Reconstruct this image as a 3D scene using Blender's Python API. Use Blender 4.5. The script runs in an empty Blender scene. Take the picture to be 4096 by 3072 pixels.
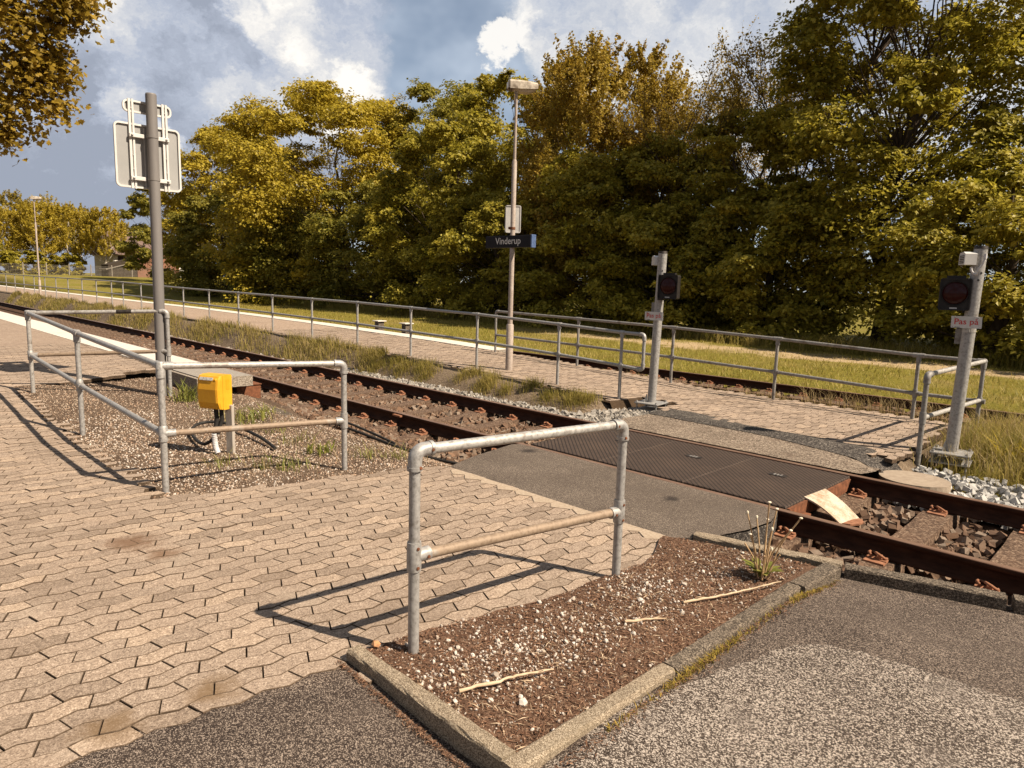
import bpy, math, random
import numpy as np
from mathutils import Vector, Matrix

SC = bpy.context.scene
COL = SC.collection
rnd = random.Random(7)
NR = np.random.default_rng(11)
PI = math.pi

# ------------------------------------------------------------------ materials
def newmat(name):
    m = bpy.data.materials.new(name); m.use_nodes = True
    nt = m.node_tree; nt.nodes.clear()
    return m, nt

def N(nt, typ, **kw):
    n = nt.nodes.new(typ)
    for k, v in kw.items():
        if k.startswith('i_'):
            key = k[2:]
            key = int(key) if key.isdigit() else key.replace('_', ' ')
            n.inputs[key].default_value = v
        else:
            setattr(n, k, v)
    return n

def L(nt, a, b):
    nt.links.new(a, b)

def coords(nt, kind='Object', scale=None):
    tc = N(nt, 'ShaderNodeTexCoord')
    if scale is None: return tc.outputs[kind]
    mp = N(nt, 'ShaderNodeMapping'); mp.inputs['Scale'].default_value = scale
    L(nt, tc.outputs[kind], mp.inputs['Vector'])
    return mp.outputs['Vector']

def noise(nt, vec, scale, detail=3, rough=.6, dist=0.0):
    n = N(nt, 'ShaderNodeTexNoise'); n.inputs['Scale'].default_value = scale
    n.inputs['Detail'].default_value = detail; n.inputs['Roughness'].default_value = rough
    n.inputs['Distortion'].default_value = dist
    L(nt, vec, n.inputs['Vector']); return n

def ramp(nt, fac, stops):
    r = N(nt, 'ShaderNodeValToRGB'); e = r.color_ramp.elements
    e[0].position, e[0].color = stops[0][0], c4(stops[0][1])
    e[1].position, e[1].color = stops[-1][0], c4(stops[-1][1])
    for p, c in stops[1:-1]:
        x = e.new(p); x.color = c4(c)
    L(nt, fac, r.inputs['Fac']); return r.outputs['Color']

def c4(c):
    if isinstance(c, (int, float)): c = (c, c, c)
    return (c[0], c[1], c[2], 1)

def mixc(nt, fac, a, b, mode='MIX'):
    m = N(nt, 'ShaderNodeMix', data_type='RGBA', blend_type=mode)
    for s, v in ((0, fac), (6, a), (7, b)):
        if hasattr(v, 'links'): L(nt, v, m.inputs[s])
        elif s == 0: m.inputs[0].default_value = v
        else: m.inputs[s].default_value = c4(v)
    return m.outputs[2]

def mth(nt, op, a, b=None, c=None, clamp=False):
    m = N(nt, 'ShaderNodeMath', operation=op); m.use_clamp = clamp
    for i, v in enumerate((a, b, c)):
        if v is None: continue
        if hasattr(v, 'links'): L(nt, v, m.inputs[i])
        else: m.inputs[i].default_value = v
    return m.outputs[0]

def maprange(nt, v, a, b, c=0.0, d=1.0, smooth=True):
    m = N(nt, 'ShaderNodeMapRange'); m.interpolation_type = 'SMOOTHSTEP' if smooth else 'LINEAR'
    L(nt, v, m.inputs['Value'])
    for i, x in zip(('From Min', 'From Max', 'To Min', 'To Max'), (a, b, c, d)): m.inputs[i].default_value = x
    return m.outputs['Result']

def finish(nt, color, rough=.8, metal=0.0, bump=None, bstr=.4, bdist=.01, spec=.3, transl=None):
    out = N(nt, 'ShaderNodeOutputMaterial'); p = N(nt, 'ShaderNodeBsdfPrincipled')
    p.inputs['Specular IOR Level'].default_value = spec
    for k, v in (('Base Color', color), ('Roughness', rough), ('Metallic', metal)):
        if hasattr(v, 'links'): L(nt, v, p.inputs[k])
        else: p.inputs[k].default_value = c4(v) if k == 'Base Color' else v
    if bump is not None:
        b = N(nt, 'ShaderNodeBump'); b.inputs['Strength'].default_value = bstr; b.inputs['Distance'].default_value = bdist
        L(nt, bump, b.inputs['Height']); L(nt, b.outputs['Normal'], p.inputs['Normal'])
    if transl:
        t = N(nt, 'ShaderNodeBsdfTranslucent'); ms = N(nt, 'ShaderNodeMixShader'); ms.inputs[0].default_value = transl
        if hasattr(color, 'links'): L(nt, color, t.inputs['Color'])
        else: t.inputs['Color'].default_value = c4(color)
        L(nt, p.outputs[0], ms.inputs[1]); L(nt, t.outputs[0], ms.inputs[2]); L(nt, ms.outputs[0], out.inputs[0])
    else:
        L(nt, p.outputs[0], out.inputs[0])
    return p

M = {}
def simple(name, c1, c2, scale=8, rough=.8, metal=0.0, bump=None, bdist=.003, detail=4, stretch=None, spec=.3, lo=.35, hi=.65):
    m, nt = newmat(name); v = coords(nt, 'Object', stretch)
    n = noise(nt, v, scale, detail)
    col = ramp(nt, n.outputs['Fac'], [(lo, c1), (hi, c2)])
    bh = noise(nt, v, bump, 4).outputs['Fac'] if bump else None
    finish(nt, col, rough, metal, bh, .6, bdist, spec)
    M[name] = m; return m

def galv(name, base, dark, stain, stain_amt, metal=.35, rough=.5):
    m, nt = newmat(name); v = coords(nt)
    a = noise(nt, v, 45, 5, .7).outputs['Fac']
    col = ramp(nt, a, [(.32, dark), (.5, base), (.72, tuple(min(1, x*1.25) for x in base))])
    b = noise(nt, v, 6, 5, .65, .4).outputs['Fac']
    col = mixc(nt, maprange(nt, b, .62 - stain_amt*.3, .78 - stain_amt*.25, 0, .85), col, stain)
    w = noise(nt, v, 160, 3, .7).outputs['Fac']
    col = mixc(nt, maprange(nt, w, .63, .74, 0, .5), col, dark)
    r = ramp(nt, a, [(.3, rough - .1), (.7, rough + .15)])
    finish(nt, col, r, metal, w, .15, .001, .4)
    M[name] = m; return m

galv('galvanised', (0.344, 0.332, 0.32), (0.216, 0.204, 0.192), (0.176, 0.152, 0.132), .15)
galv('galvanised_worn', (0.4, 0.38, 0.356), (0.24, 0.224, 0.208), (0.184, 0.152, 0.128), .22)
galv('galvanised_dull', (0.24, 0.228, 0.216), (0.152, 0.14, 0.128), (0.128, 0.104, 0.084), .35, .2, .6)
galv('galvanised_brown', (0.264, 0.196, 0.14), (0.176, 0.12, 0.08), (0.336, 0.304, 0.264), .3, .15, .6)
galv('lamp_paint', (0.336, 0.276, 0.236), (0.224, 0.168, 0.132), (0.416, 0.368, 0.328), .4, .0, .6)
simple('lamp_hood', (0.128, 0.096, 0.068), (0.496, 0.432, 0.352), 9, .6, detail=8, lo=.3, hi=.56)
simple('lamp_glass', (.38, .31, .22), (.5, .42, .3), 7, .4)
simple('sign_post_paint', (0.16, 0.148, 0.144), (0.196, 0.18, 0.172), 5, .55, bump=60, bdist=.0006, stretch=(1, 1, .25))
simple('sign_back', (0.288, 0.284, 0.28), (0.32, 0.316, 0.308), 4, .5)
simple('sign_alu', (0.576, 0.56, 0.536), (0.656, 0.64, 0.616), 9, .42, .15)
simple('dark_steel', (.03, .026, .024), (.06, .05, .045), 20, .5, .4)
simple('black_plastic', (.014, .012, .012), (.026, .022, .02), 12, .45)
simple('black_rubber', (.012, .011, .011), (.03, .026, .022), 14, .7)
simple('white_enamel', (0.528, 0.504, 0.48), (0.624, 0.608, 0.584), 11, .35)
simple('red_letter', (.48, .03, .03), (.56, .045, .04), 9, .45)
simple('name_sign_blue', (.008, .007, .010), (.014, .012, .017), 6, .4, spec=.15)
simple('name_sign_edge', (.05, .08, .17), (.10, .15, .28), 30, .4)
simple('sign_text_white', (0.612, 0.595, 0.57), (0.68, 0.663, 0.637), 9, .45)
simple('yellow_plastic', (0.62, 0.3, 0.018), (0.72, 0.37, 0.026), 7, .45, bump=90, bdist=.0004)
simple('orange_sticker', (.75, .27, .01), (.8, .32, .02), 9, .5)
simple('grey_sticker', (.25, .25, .25), (.6, .58, .55), 90, .5, stretch=(1, .2, 1))
simple('stake_grey', (0.32, 0.28, 0.24), (0.416, 0.368, 0.32), 9, .8, stretch=(6, 6, 1))
simple('conduit_white', (0.496, 0.48, 0.48), (0.592, 0.576, 0.576), 9, .5)
simple('rust_steel', (.10, .038, .018), (.22, .085, .04), 22, .85, bump=60, bdist=.002)
simple('clip_rust', (.20, .085, .045), (.34, .16, .09), 30, .85, bump=80, bdist=.001)
simple('bark', (.045, .032, .022), (.11, .08, .055), 9, .95, bump=30, bdist=.02, stretch=(1, 1, .3))
simple('birch_bark', (.30, .25, .19), (.62, .56, .46), 5, .9, stretch=(1, 1, 2))
simple('brick_render', (.20, .095, .062), (.26, .125, .082), 1.2, .9)
simple('brick_dark', (.10, .06, .045), (.15, .09, .06), 3, .9)
simple('white_render', (.72, .68, .62), (.8, .77, .72), .6, .9)
simple('roof_tile', (.13, .085, .07), (.17, .115, .095), 3, .8)
simple('window_glass', (.02, .02, .025), (.05, .045, .045), 2, .1, spec=.6)
simple('dark_wood', (.03, .022, .016), (.06, .045, .032), 4, .9, stretch=(5, 5, 1))
simple('wire_grey', (.18, .155, .13), (.27, .24, .2), 4, .8)
simple('dry_stick', (.42, .30, .19), (.58, .45, .31), 20, .85)
def platemat():
    m, nt = newmat('plate_paint'); v = coords(nt)
    n = noise(nt, v, 9, 7, .7).outputs['Fac']
    vo = N(nt, 'ShaderNodeTexVoronoi', feature='DISTANCE_TO_EDGE'); vo.inputs['Scale'].default_value = 13
    wv = noise(nt, v, 14, 4).outputs['Color']; mx = N(nt, 'ShaderNodeMix', data_type='VECTOR'); mx.inputs[0].default_value = .12; L(nt, v, mx.inputs[4]); L(nt, wv, mx.inputs[5]); L(nt, mx.outputs[1], vo.inputs['Vector'])
    col = ramp(nt, n, [(.36, (.34, .22, .13)), (.46, (.42, .33, .24)), (.6, (.54, .46, .37))])
    col = mixc(nt, maprange(nt, vo.outputs['Distance'], .004, .02, .75, 0), col, (.22, .13, .08))
    n2 = noise(nt, v, 3, 4).outputs['Fac']; col = mixc(nt, maprange(nt, n2, .55, .65, 0, .6), col, (.40, .26, .15))
    finish(nt, col, .7, 0, n, .4, .003); M['plate_paint'] = m
platemat()
simple('lid_concrete', (0.27, 0.21, 0.158), (0.345, 0.277, 0.21), 18, .9, bump=90, bdist=.003)
simple('stem_tan', (.40, .26, .14), (.52, .36, .2), 20, .8)
simple('seed_head', (.62, .55, .42), (.72, .65, .52), 30, .9)
simple('granite_orange', (.45, .22, .1), (.55, .3, .16), 20, .9)

def red_lens():
    m, nt = newmat('red_lens'); v = coords(nt)
    vo = N(nt, 'ShaderNodeTexVoronoi'); vo.inputs['Scale'].default_value = 90; L(nt, v, vo.inputs['Vector'])
    finish(nt, (.028, .0025, .0025), .22, 0, vo.outputs['Distance'], .12, .001, .25)
    M['red_lens'] = m
red_lens()

def paver_mat(name, c_lo, c_mid, c_hi, sc=150, stains=()):
    m, nt = newmat(name); v = coords(nt)
    geo = N(nt, 'ShaderNodeNewGeometry')
    vo = N(nt, 'ShaderNodeTexVoronoi'); vo.inputs['Scale'].default_value = sc; L(nt, v, vo.inputs['Vector'])
    bw = N(nt, 'ShaderNodeSeparateColor'); L(nt, vo.outputs['Color'], bw.inputs[0])
    vo2 = N(nt, 'ShaderNodeTexVoronoi'); vo2.inputs['Scale'].default_value = sc*.45; L(nt, v, vo2.inputs['Vector'])
    bw2 = N(nt, 'ShaderNodeSeparateColor'); L(nt, vo2.outputs['Color'], bw2.inputs[0])
    s = mth(nt, 'MULTIPLY_ADD', bw2.outputs[1], .35, mth(nt, 'MULTIPLY', bw.outputs[0], .65))
    col = ramp(nt, s, [(.12, c_lo), (.42, c_mid), (.62, c_mid), (.9, c_hi)])
    isl = ramp(nt, geo.outputs['Random Per Island'], [(0, (.74, .72, .70)), (.25, (.94, .93, .92)), (.75, (1.04, 1.02, 1.0)), (1, (1.2, 1.17, 1.12))])
    col = mixc(nt, 1.0, col, isl, 'MULTIPLY')
    big = noise(nt, v, .9, 5, .6).outputs['Fac']
    col = mixc(nt, maprange(nt, big, .45, .72, 0, .28), col, (.19, .14, .105))
    big2 = noise(nt, v, 2.7, 5, .6).outputs['Fac']
    col = mixc(nt, maprange(nt, big2, .56, .72, 0, .22), col, (.46, .38, .30))
    for (x, y, r, c, amt) in stains:
        vd = N(nt, 'ShaderNodeVectorMath', operation='DISTANCE')
        ad = N(nt, 'ShaderNodeVectorMath', operation='ADD')
        nz = noise(nt, v, 9, 4).outputs['Color']
        scv = N(nt, 'ShaderNodeVectorMath', operation='SCALE'); scv.inputs['Scale'].default_value = .35*r/.25
        L(nt, nz, scv.inputs[0]); L(nt, v, ad.inputs[0]); L(nt, scv.outputs[0], ad.inputs[1])
        k = .175*r/.25
        vd.inputs[1].default_value = (x + k, y + k, k); L(nt, ad.outputs[0], vd.inputs[0])
        col = mixc(nt, maprange(nt, vd.outputs['Value'], r*.15, r, amt, 0), col, c)
    finish(nt, col, .9, 0, s, .55, .003, .2)
    M[name] = m
paver_mat('paver', (.15, .112, .086), (.305, .235, .182), (.50, .405, .325), 240,
          [(-4.45, 1.22, .22, (.15, .085, .05), .85), (-4.15, 1.3, .14, (.17, .1, .06), .8),
           (-2.62, .62, .16, (.16, .1, .05), .75), (-2.6, .98, .14, (.16, .1, .05), .8)])
paver_mat('paver_far', (.20, .145, .11), (.315, .238, .182), (.42, .335, .26), 60)

def asphalt(name, c_lo, c_mid, c_hi, sc, t1=.45, t2=.75, patch=(.1, .075, .06), bstr=.8, spots=()):
    m, nt = newmat(name); v = coords(nt)
    vo = N(nt, 'ShaderNodeTexVoronoi'); vo.inputs['Scale'].default_value = sc; L(nt, v, vo.inputs['Vector'])
    sp = N(nt, 'ShaderNodeSeparateColor'); L(nt, vo.outputs['Color'], sp.inputs[0])
    vo2 = N(nt, 'ShaderNodeTexVoronoi'); vo2.inputs['Scale'].default_value = sc*2.3; L(nt, v, vo2.inputs['Vector'])
    sp2 = N(nt, 'ShaderNodeSeparateColor'); L(nt, vo2.outputs['Color'], sp2.inputs[0])
    ed = mth(nt, 'MULTIPLY', vo.outputs['Distance'], 0.9)
    val = mth(nt, 'SUBTRACT', mth(nt, 'MULTIPLY_ADD', sp2.outputs[0], .3, mth(nt, 'MULTIPLY', sp.outputs[0], .85)), mth(nt, 'MULTIPLY', ed, .45))
    big = noise(nt, v, 1.6, 5, .65).outputs['Fac']
    val = mth(nt, 'ADD', val, mth(nt, 'MULTIPLY', mth(nt, 'SUBTRACT', big, .5), .5))
    col = ramp(nt, val, [(.05, c_lo), (t1, c_mid), (t2, c_hi), (1, tuple(min(1, x*1.25) for x in c_hi))])
    b2 = noise(nt, v, 3.1, 5, .6).outputs['Fac']
    col = mixc(nt, maprange(nt, b2, .52, .72, 0, .5), col, patch)
    for (x, y, r, c, amt) in spots:
        vd = N(nt, 'ShaderNodeVectorMath', operation='DISTANCE')
        ad = N(nt, 'ShaderNodeVectorMath', operation='ADD')
        nz = noise(nt, v, 14, 5, .7).outputs['Color']
        scv = N(nt, 'ShaderNodeVectorMath', operation='SCALE'); scv.inputs['Scale'].default_value = r*1.6
        L(nt, nz, scv.inputs[0]); L(nt, v, ad.inputs[0]); L(nt, scv.outputs[0], ad.inputs[1])
        k = r*.8
        vd.inputs[1].default_value = (x + k, y + k, k); L(nt, ad.outputs[0], vd.inputs[0])
        col = mixc(nt, maprange(nt, vd.outputs['Value'], r*.2, r, amt, 0), col, c)
    finish(nt, col, .85, 0, val, bstr, .006, .3)
    M[name] = m
asphalt('asphalt', (0.024, 0.0152, 0.012), (0.076, 0.0544, 0.0424), (0.32, 0.256, 0.208), 235)
asphalt('asphalt_coarse', (0.0288, 0.0192, 0.0144), (0.104, 0.0784, 0.0616), (0.448, 0.384, 0.328), 195, .38, .66, (0.128, 0.104, 0.088))
asphalt('asphalt_fine', (0.056, 0.0416, 0.032), (0.112, 0.0864, 0.0672), (0.32, 0.264, 0.216), 240, .55, .9, (0.104, 0.084, 0.068), .4,
        [(-4.55, 4.82, .12, (.02, .014, .012), .9), (-2.75, 4.55, .10, (.02, .014, .012), .85)])
asphalt('asphalt_old', (0.08, 0.06, 0.044), (0.192, 0.144, 0.108), (0.384, 0.312, 0.24), 80, .4, .8, (0.12, 0.08, 0.056), .9)
asphalt('asphalt_dark', (.022, .018, .016), (.06, .05, .043), (.24, .21, .18), 95, .5, .85, (.05, .04, .035), .9)
asphalt('kerb_concrete', (.13, .098, .066), (.28, .215, .15), (.48, .40, .30), 300, .4, .8, (.19, .15, .1), .6)
asphalt('kerb_old', (0.048, 0.036, 0.0264), (0.12, 0.0944, 0.0704), (0.288, 0.232, 0.176), 170, .4, .8, (0.064, 0.048, 0.036), .8)
asphalt('concrete', (0.16, 0.132, 0.104), (0.288, 0.24, 0.192), (0.416, 0.36, 0.296), 100, .4, .8, (0.192, 0.152, 0.116), .6)
asphalt('sleeper_concrete', (0.068, 0.04, 0.0256), (0.136, 0.084, 0.0544), (0.24, 0.168, 0.116), 60, .45, .85, (0.088, 0.04, 0.0224), .7)

def white_edge():
    m, nt = newmat('white_edge'); v = coords(nt)
    n = noise(nt, v, 14, 6, .7).outputs['Fac']; n2 = noise(nt, v, 1.1, 4).outputs['Fac']
    col = ramp(nt, n, [(.3, (.48, .43, .37)), (.55, (.64, .59, .52))])
    col = mixc(nt, maprange(nt, n2, .55, .75, 0, .4), col, (.42, .36, .29))
    finish(nt, col, .8, 0, n, .3, .004)
    M['white_edge'] = m
white_edge()

def tactile():
    m, nt = newmat('tactile_concrete'); v = coords(nt)
    br = N(nt, 'ShaderNodeTexBrick'); br.offset = 0
    br.inputs['Scale'].default_value = 1; br.inputs['Brick Width'].default_value = .05; br.inputs['Row Height'].default_value = .05
    br.inputs['Mortar Size'].default_value = .006
    br.inputs['Color1'].default_value = (.34, .31, .27, 1); br.inputs['Color2'].default_value = (.30, .27, .235, 1); br.inputs['Mortar'].default_value = (.2, .175, .15, 1)
    L(nt, v, br.inputs['Vector'])
    n = noise(nt, v, 25, 5).outputs['Fac']
    col = mixc(nt, maprange(nt, n, .5, .75, 0, .5), br.outputs['Color'], (.28, .24, .2))
    finish(nt, col, .85, 0, br.outputs['Fac'], -.5, .004)
    M['tactile_concrete'] = m
tactile()

def soil(name, c1, c2, c3, sc=60, bd=.012):
    m, nt = newmat(name); v = coords(nt)
    a = noise(nt, v, sc, 6, .75).outputs['Fac']; b = noise(nt, v, 2.2, 4).outputs['Fac']
    col = ramp(nt, a, [(.3, c1), (.5, c2), (.68, c3)])
    col = mixc(nt, maprange(nt, b, .45, .65, 0, .45), col, c1)
    finish(nt, col, .95, 0, a, .9, bd, .1)
    M[name] = m
soil('soil_mulch', (0.056, 0.0314, 0.0202), (0.134, 0.0762, 0.0504), (0.302, 0.196, 0.134), 75)
soil('soil_gravel', (0.0425, 0.0255, 0.017), (0.106, 0.0706, 0.0485), (0.289, 0.221, 0.162), 75)
soil('soil_ballast', (.035, .02, .014), (.07, .042, .028), (.15, .09, .06), 40)
soil('soil_pale', (.07, .05, .033), (.16, .118, .08), (.32, .25, .18), 40)
soil('joint_edge', (.05, .034, .023), (.10, .07, .048), (.17, .125, .088), 60, .003)
soil('joint_soil', (.03, .02, .013), (.055, .036, .022), (.09, .06, .035), 60, .004)

def turf():
    m, nt = newmat('turf'); v = coords(nt)
    a = noise(nt, v, 9, 6, .75).outputs['Fac']; b = noise(nt, v, .35, 5, .6).outputs['Fac']; c = noise(nt, v, 45, 4, .8).outputs['Fac']
    col = ramp(nt, a, [(.3, (.10, .095, .016)), (.5, (.18, .155, .026)), (.7, (.28, .22, .05))])
    col = mixc(nt, maprange(nt, b, .45, .68, 0, .6), col, (.26, .19, .075))
    col = mixc(nt, maprange(nt, c, .5, .7, 0, .5), col, (.07, .065, .014))
    # worn gravel track along the lawn
    sp = N(nt, 'ShaderNodeSeparateXYZ'); L(nt, v, sp.inputs[0])
    n2 = noise(nt, v, .8, 5, .7).outputs['Fac']
    yy = mth(nt, 'ADD', sp.outputs['Y'], mth(nt, 'MULTIPLY', mth(nt, 'SUBTRACT', n2, .5), 3.2))
    d = mth(nt, 'ABSOLUTE', mth(nt, 'SUBTRACT', yy, 19.2))
    xm = maprange(nt, sp.outputs['X'], -22, -12, 0, 1)
    f = mth(nt, 'MULTIPLY', maprange(nt, d, .35, 1.3, .95, 0), xm)
    f = mth(nt, 'MULTIPLY', f, maprange(nt, c, .3, .55, .45, 1))
    col = mixc(nt, f, col, (.46, .34, .21))
    finish(nt, col, .95, 0, a, 1, .06, .1)
    M['turf'] = m
turf()

def leafmat(name, cols, transl=.35, rough=.5, spec=.3):
    m, nt = newmat(name)
    geo = N(nt, 'ShaderNodeNewGeometry')
    v = coords(nt)
    col = ramp(nt, geo.outputs['Random Per Island'], [(i/(len(cols) - 1), c) for i, c in enumerate(cols)])
    n = noise(nt, v, .5, 3).outputs['Fac']
    col = mixc(nt, maprange(nt, n, .35, .7, 0, .45), col, cols[len(cols)//2 + 1 if len(cols) > 2 else -1])
    finish(nt, col, rough, 0, None, spec=spec, transl=transl)
    M[name] = m
leafmat('leaf_maple', [(.15, .14, .014), (.27, .235, .022), (.39, .33, .035), (.54, .44, .07)], .48)
leafmat('leaf_gold', [(.20, .16, .014), (.35, .27, .022), (.47, .365, .035), (.58, .45, .06)], .48)
leafmat('leaf_bronze', [(.23, .145, .018), (.34, .22, .026), (.42, .28, .04), (.36, .28, .04)], .45)
leafmat('leaf_green', [(.10, .105, .013), (.18, .17, .022), (.28, .25, .035), (.40, .33, .06)], .45)
leafmat('leaf_birch', [(.30, .235, .02), (.40, .31, .028), (.50, .38, .04), (.44, .32, .045)], .45)
leafmat('leaf_olive', [(.22, .17, .022), (.30, .23, .03), (.38, .29, .045), (.34, .26, .05)], .45)
leafmat('leaf_near', [(.13, .095, .01), (.22, .155, .015), (.32, .22, .025), (.42, .28, .04)], .5)
leafmat('leaf_weed', [(.11, .13, .02), (.2, .21, .04), (.30, .28, .07)], .35)
leafmat('grass_lush', [(.15, .15, .02), (.24, .21, .035), (.34, .27, .06), (.46, .35, .12)], .45, .6)
leafmat('grass_short', [(.17, .16, .022), (.26, .225, .035), (.34, .27, .05), (.46, .34, .11)], .35, .6)
leafmat('grass_dry', [(.24, .17, .075), (.34, .25, .11), (.44, .33, .16)], .2, .7)
leafmat('moss', [(.16, .13, .015), (.26, .2, .03), (.34, .22, .05)], .1, .9)

def islandmat(name, cols, rough=.9, sc=40, bd=.004):
    m, nt = newmat(name)
    geo = N(nt, 'ShaderNodeNewGeometry'); v = coords(nt)
    col = ramp(nt, geo.outputs['Random Per Island'], [(i/(len(cols) - 1), c) for i, c in enumerate(cols)])
    n = noise(nt, v, sc, 4, .7).outputs['Fac']
    col = mixc(nt, maprange(nt, n, .35, .7, 0, .5), col, tuple(x*.55 for x in cols[len(cols)//2]))
    finish(nt, col, rough, 0, n, .5, bd, .2)
    M[name] = m
islandmat('stone_rust', [(0.09, 0.0525, 0.0338), (0.15, 0.0938, 0.0638), (0.203, 0.12, 0.075), (0.255, 0.203, 0.158), (0.128, 0.075, 0.0488)])
islandmat('stone_pale', [(0.225, 0.199, 0.169), (0.315, 0.285, 0.247), (0.39, 0.36, 0.323), (0.27, 0.232, 0.188)])
islandmat('stone_white', [(0.338, 0.323, 0.3), (0.45, 0.435, 0.413), (0.51, 0.495, 0.473), (0.375, 0.352, 0.323)])
islandmat('pebble', [(.10, .062, .04), (.22, .15, .105), (.36, .27, .2), (.52, .43, .34), (.42, .26, .17), (.28, .21, .15)], sc=150, bd=.001)
islandmat('pebble_white', [(.36, .30, .24), (.52, .46, .40), (.66, .60, .54), (.42, .32, .24)], sc=150, bd=.001)
islandmat('mulch_chip', [(.05, .026, .016), (.11, .055, .034), (.20, .105, .064), (.34, .21, .135), (.16, .085, .05)], sc=150, bd=.001)

def railmat():
    m, nt = newmat('rail_side'); v = coords(nt, 'Object', (.3, 1, 1))
    n = noise(nt, v, 25, 5).outputs['Fac']
    col = ramp(nt, n, [(.35, (.030, .012, .007)), (.65, (.060, .025, .014))])
    finish(nt, col, .8, 0, n, .4, .002, .15); M['rail_side'] = m
    m, nt = newmat('rail_top'); v = coords(nt, 'Object', (.05, 1, 1))
    n = noise(nt, v, 60, 4).outputs['Fac']
    col = ramp(nt, n, [(.35, (.20, .11, .07)), (.65, (.34, .22, .155))])
    finish(nt, col, .42, .45, None, spec=.4); M['rail_top'] = m
railmat()

def panelmat():
    m, nt = newmat('rubber_panel'); v = coords(nt)
    sp = N(nt, 'ShaderNodeSeparateXYZ'); L(nt, v, sp.inputs[0])
    def stripes(a, b, w):
        k = mth(nt, 'ADD', mth(nt, 'MULTIPLY', sp.outputs['X'], a), mth(nt, 'MULTIPLY', sp.outputs['Y'], b))
        f = mth(nt, 'FRACT', k)
        return maprange(nt, mth(nt, 'ABSOLUTE', mth(nt, 'SUBTRACT', f, .5)), w, w + .08, 1, 0)
    g = mth(nt, 'MAXIMUM', stripes(19, 19, .10), mth(nt, 'MULTIPLY', stripes(26, -26, .08), .55))
    n = noise(nt, v, 30, 5).outputs['Fac']; n2 = noise(nt, v, 2, 4).outputs['Fac']
    col = ramp(nt, n, [(.3, (.05, .034, .026)), (.7, (.085, .06, .046))])
    col = mixc(nt, maprange(nt, n2, .45, .7, 0, .5), col, (.115, .078, .056))
    col = mixc(nt, g, col, (.014, .010, .009))
    finish(nt, col, .75, 0, g, -.8, .006, .25); M['rubber_panel'] = m
panelmat()

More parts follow.
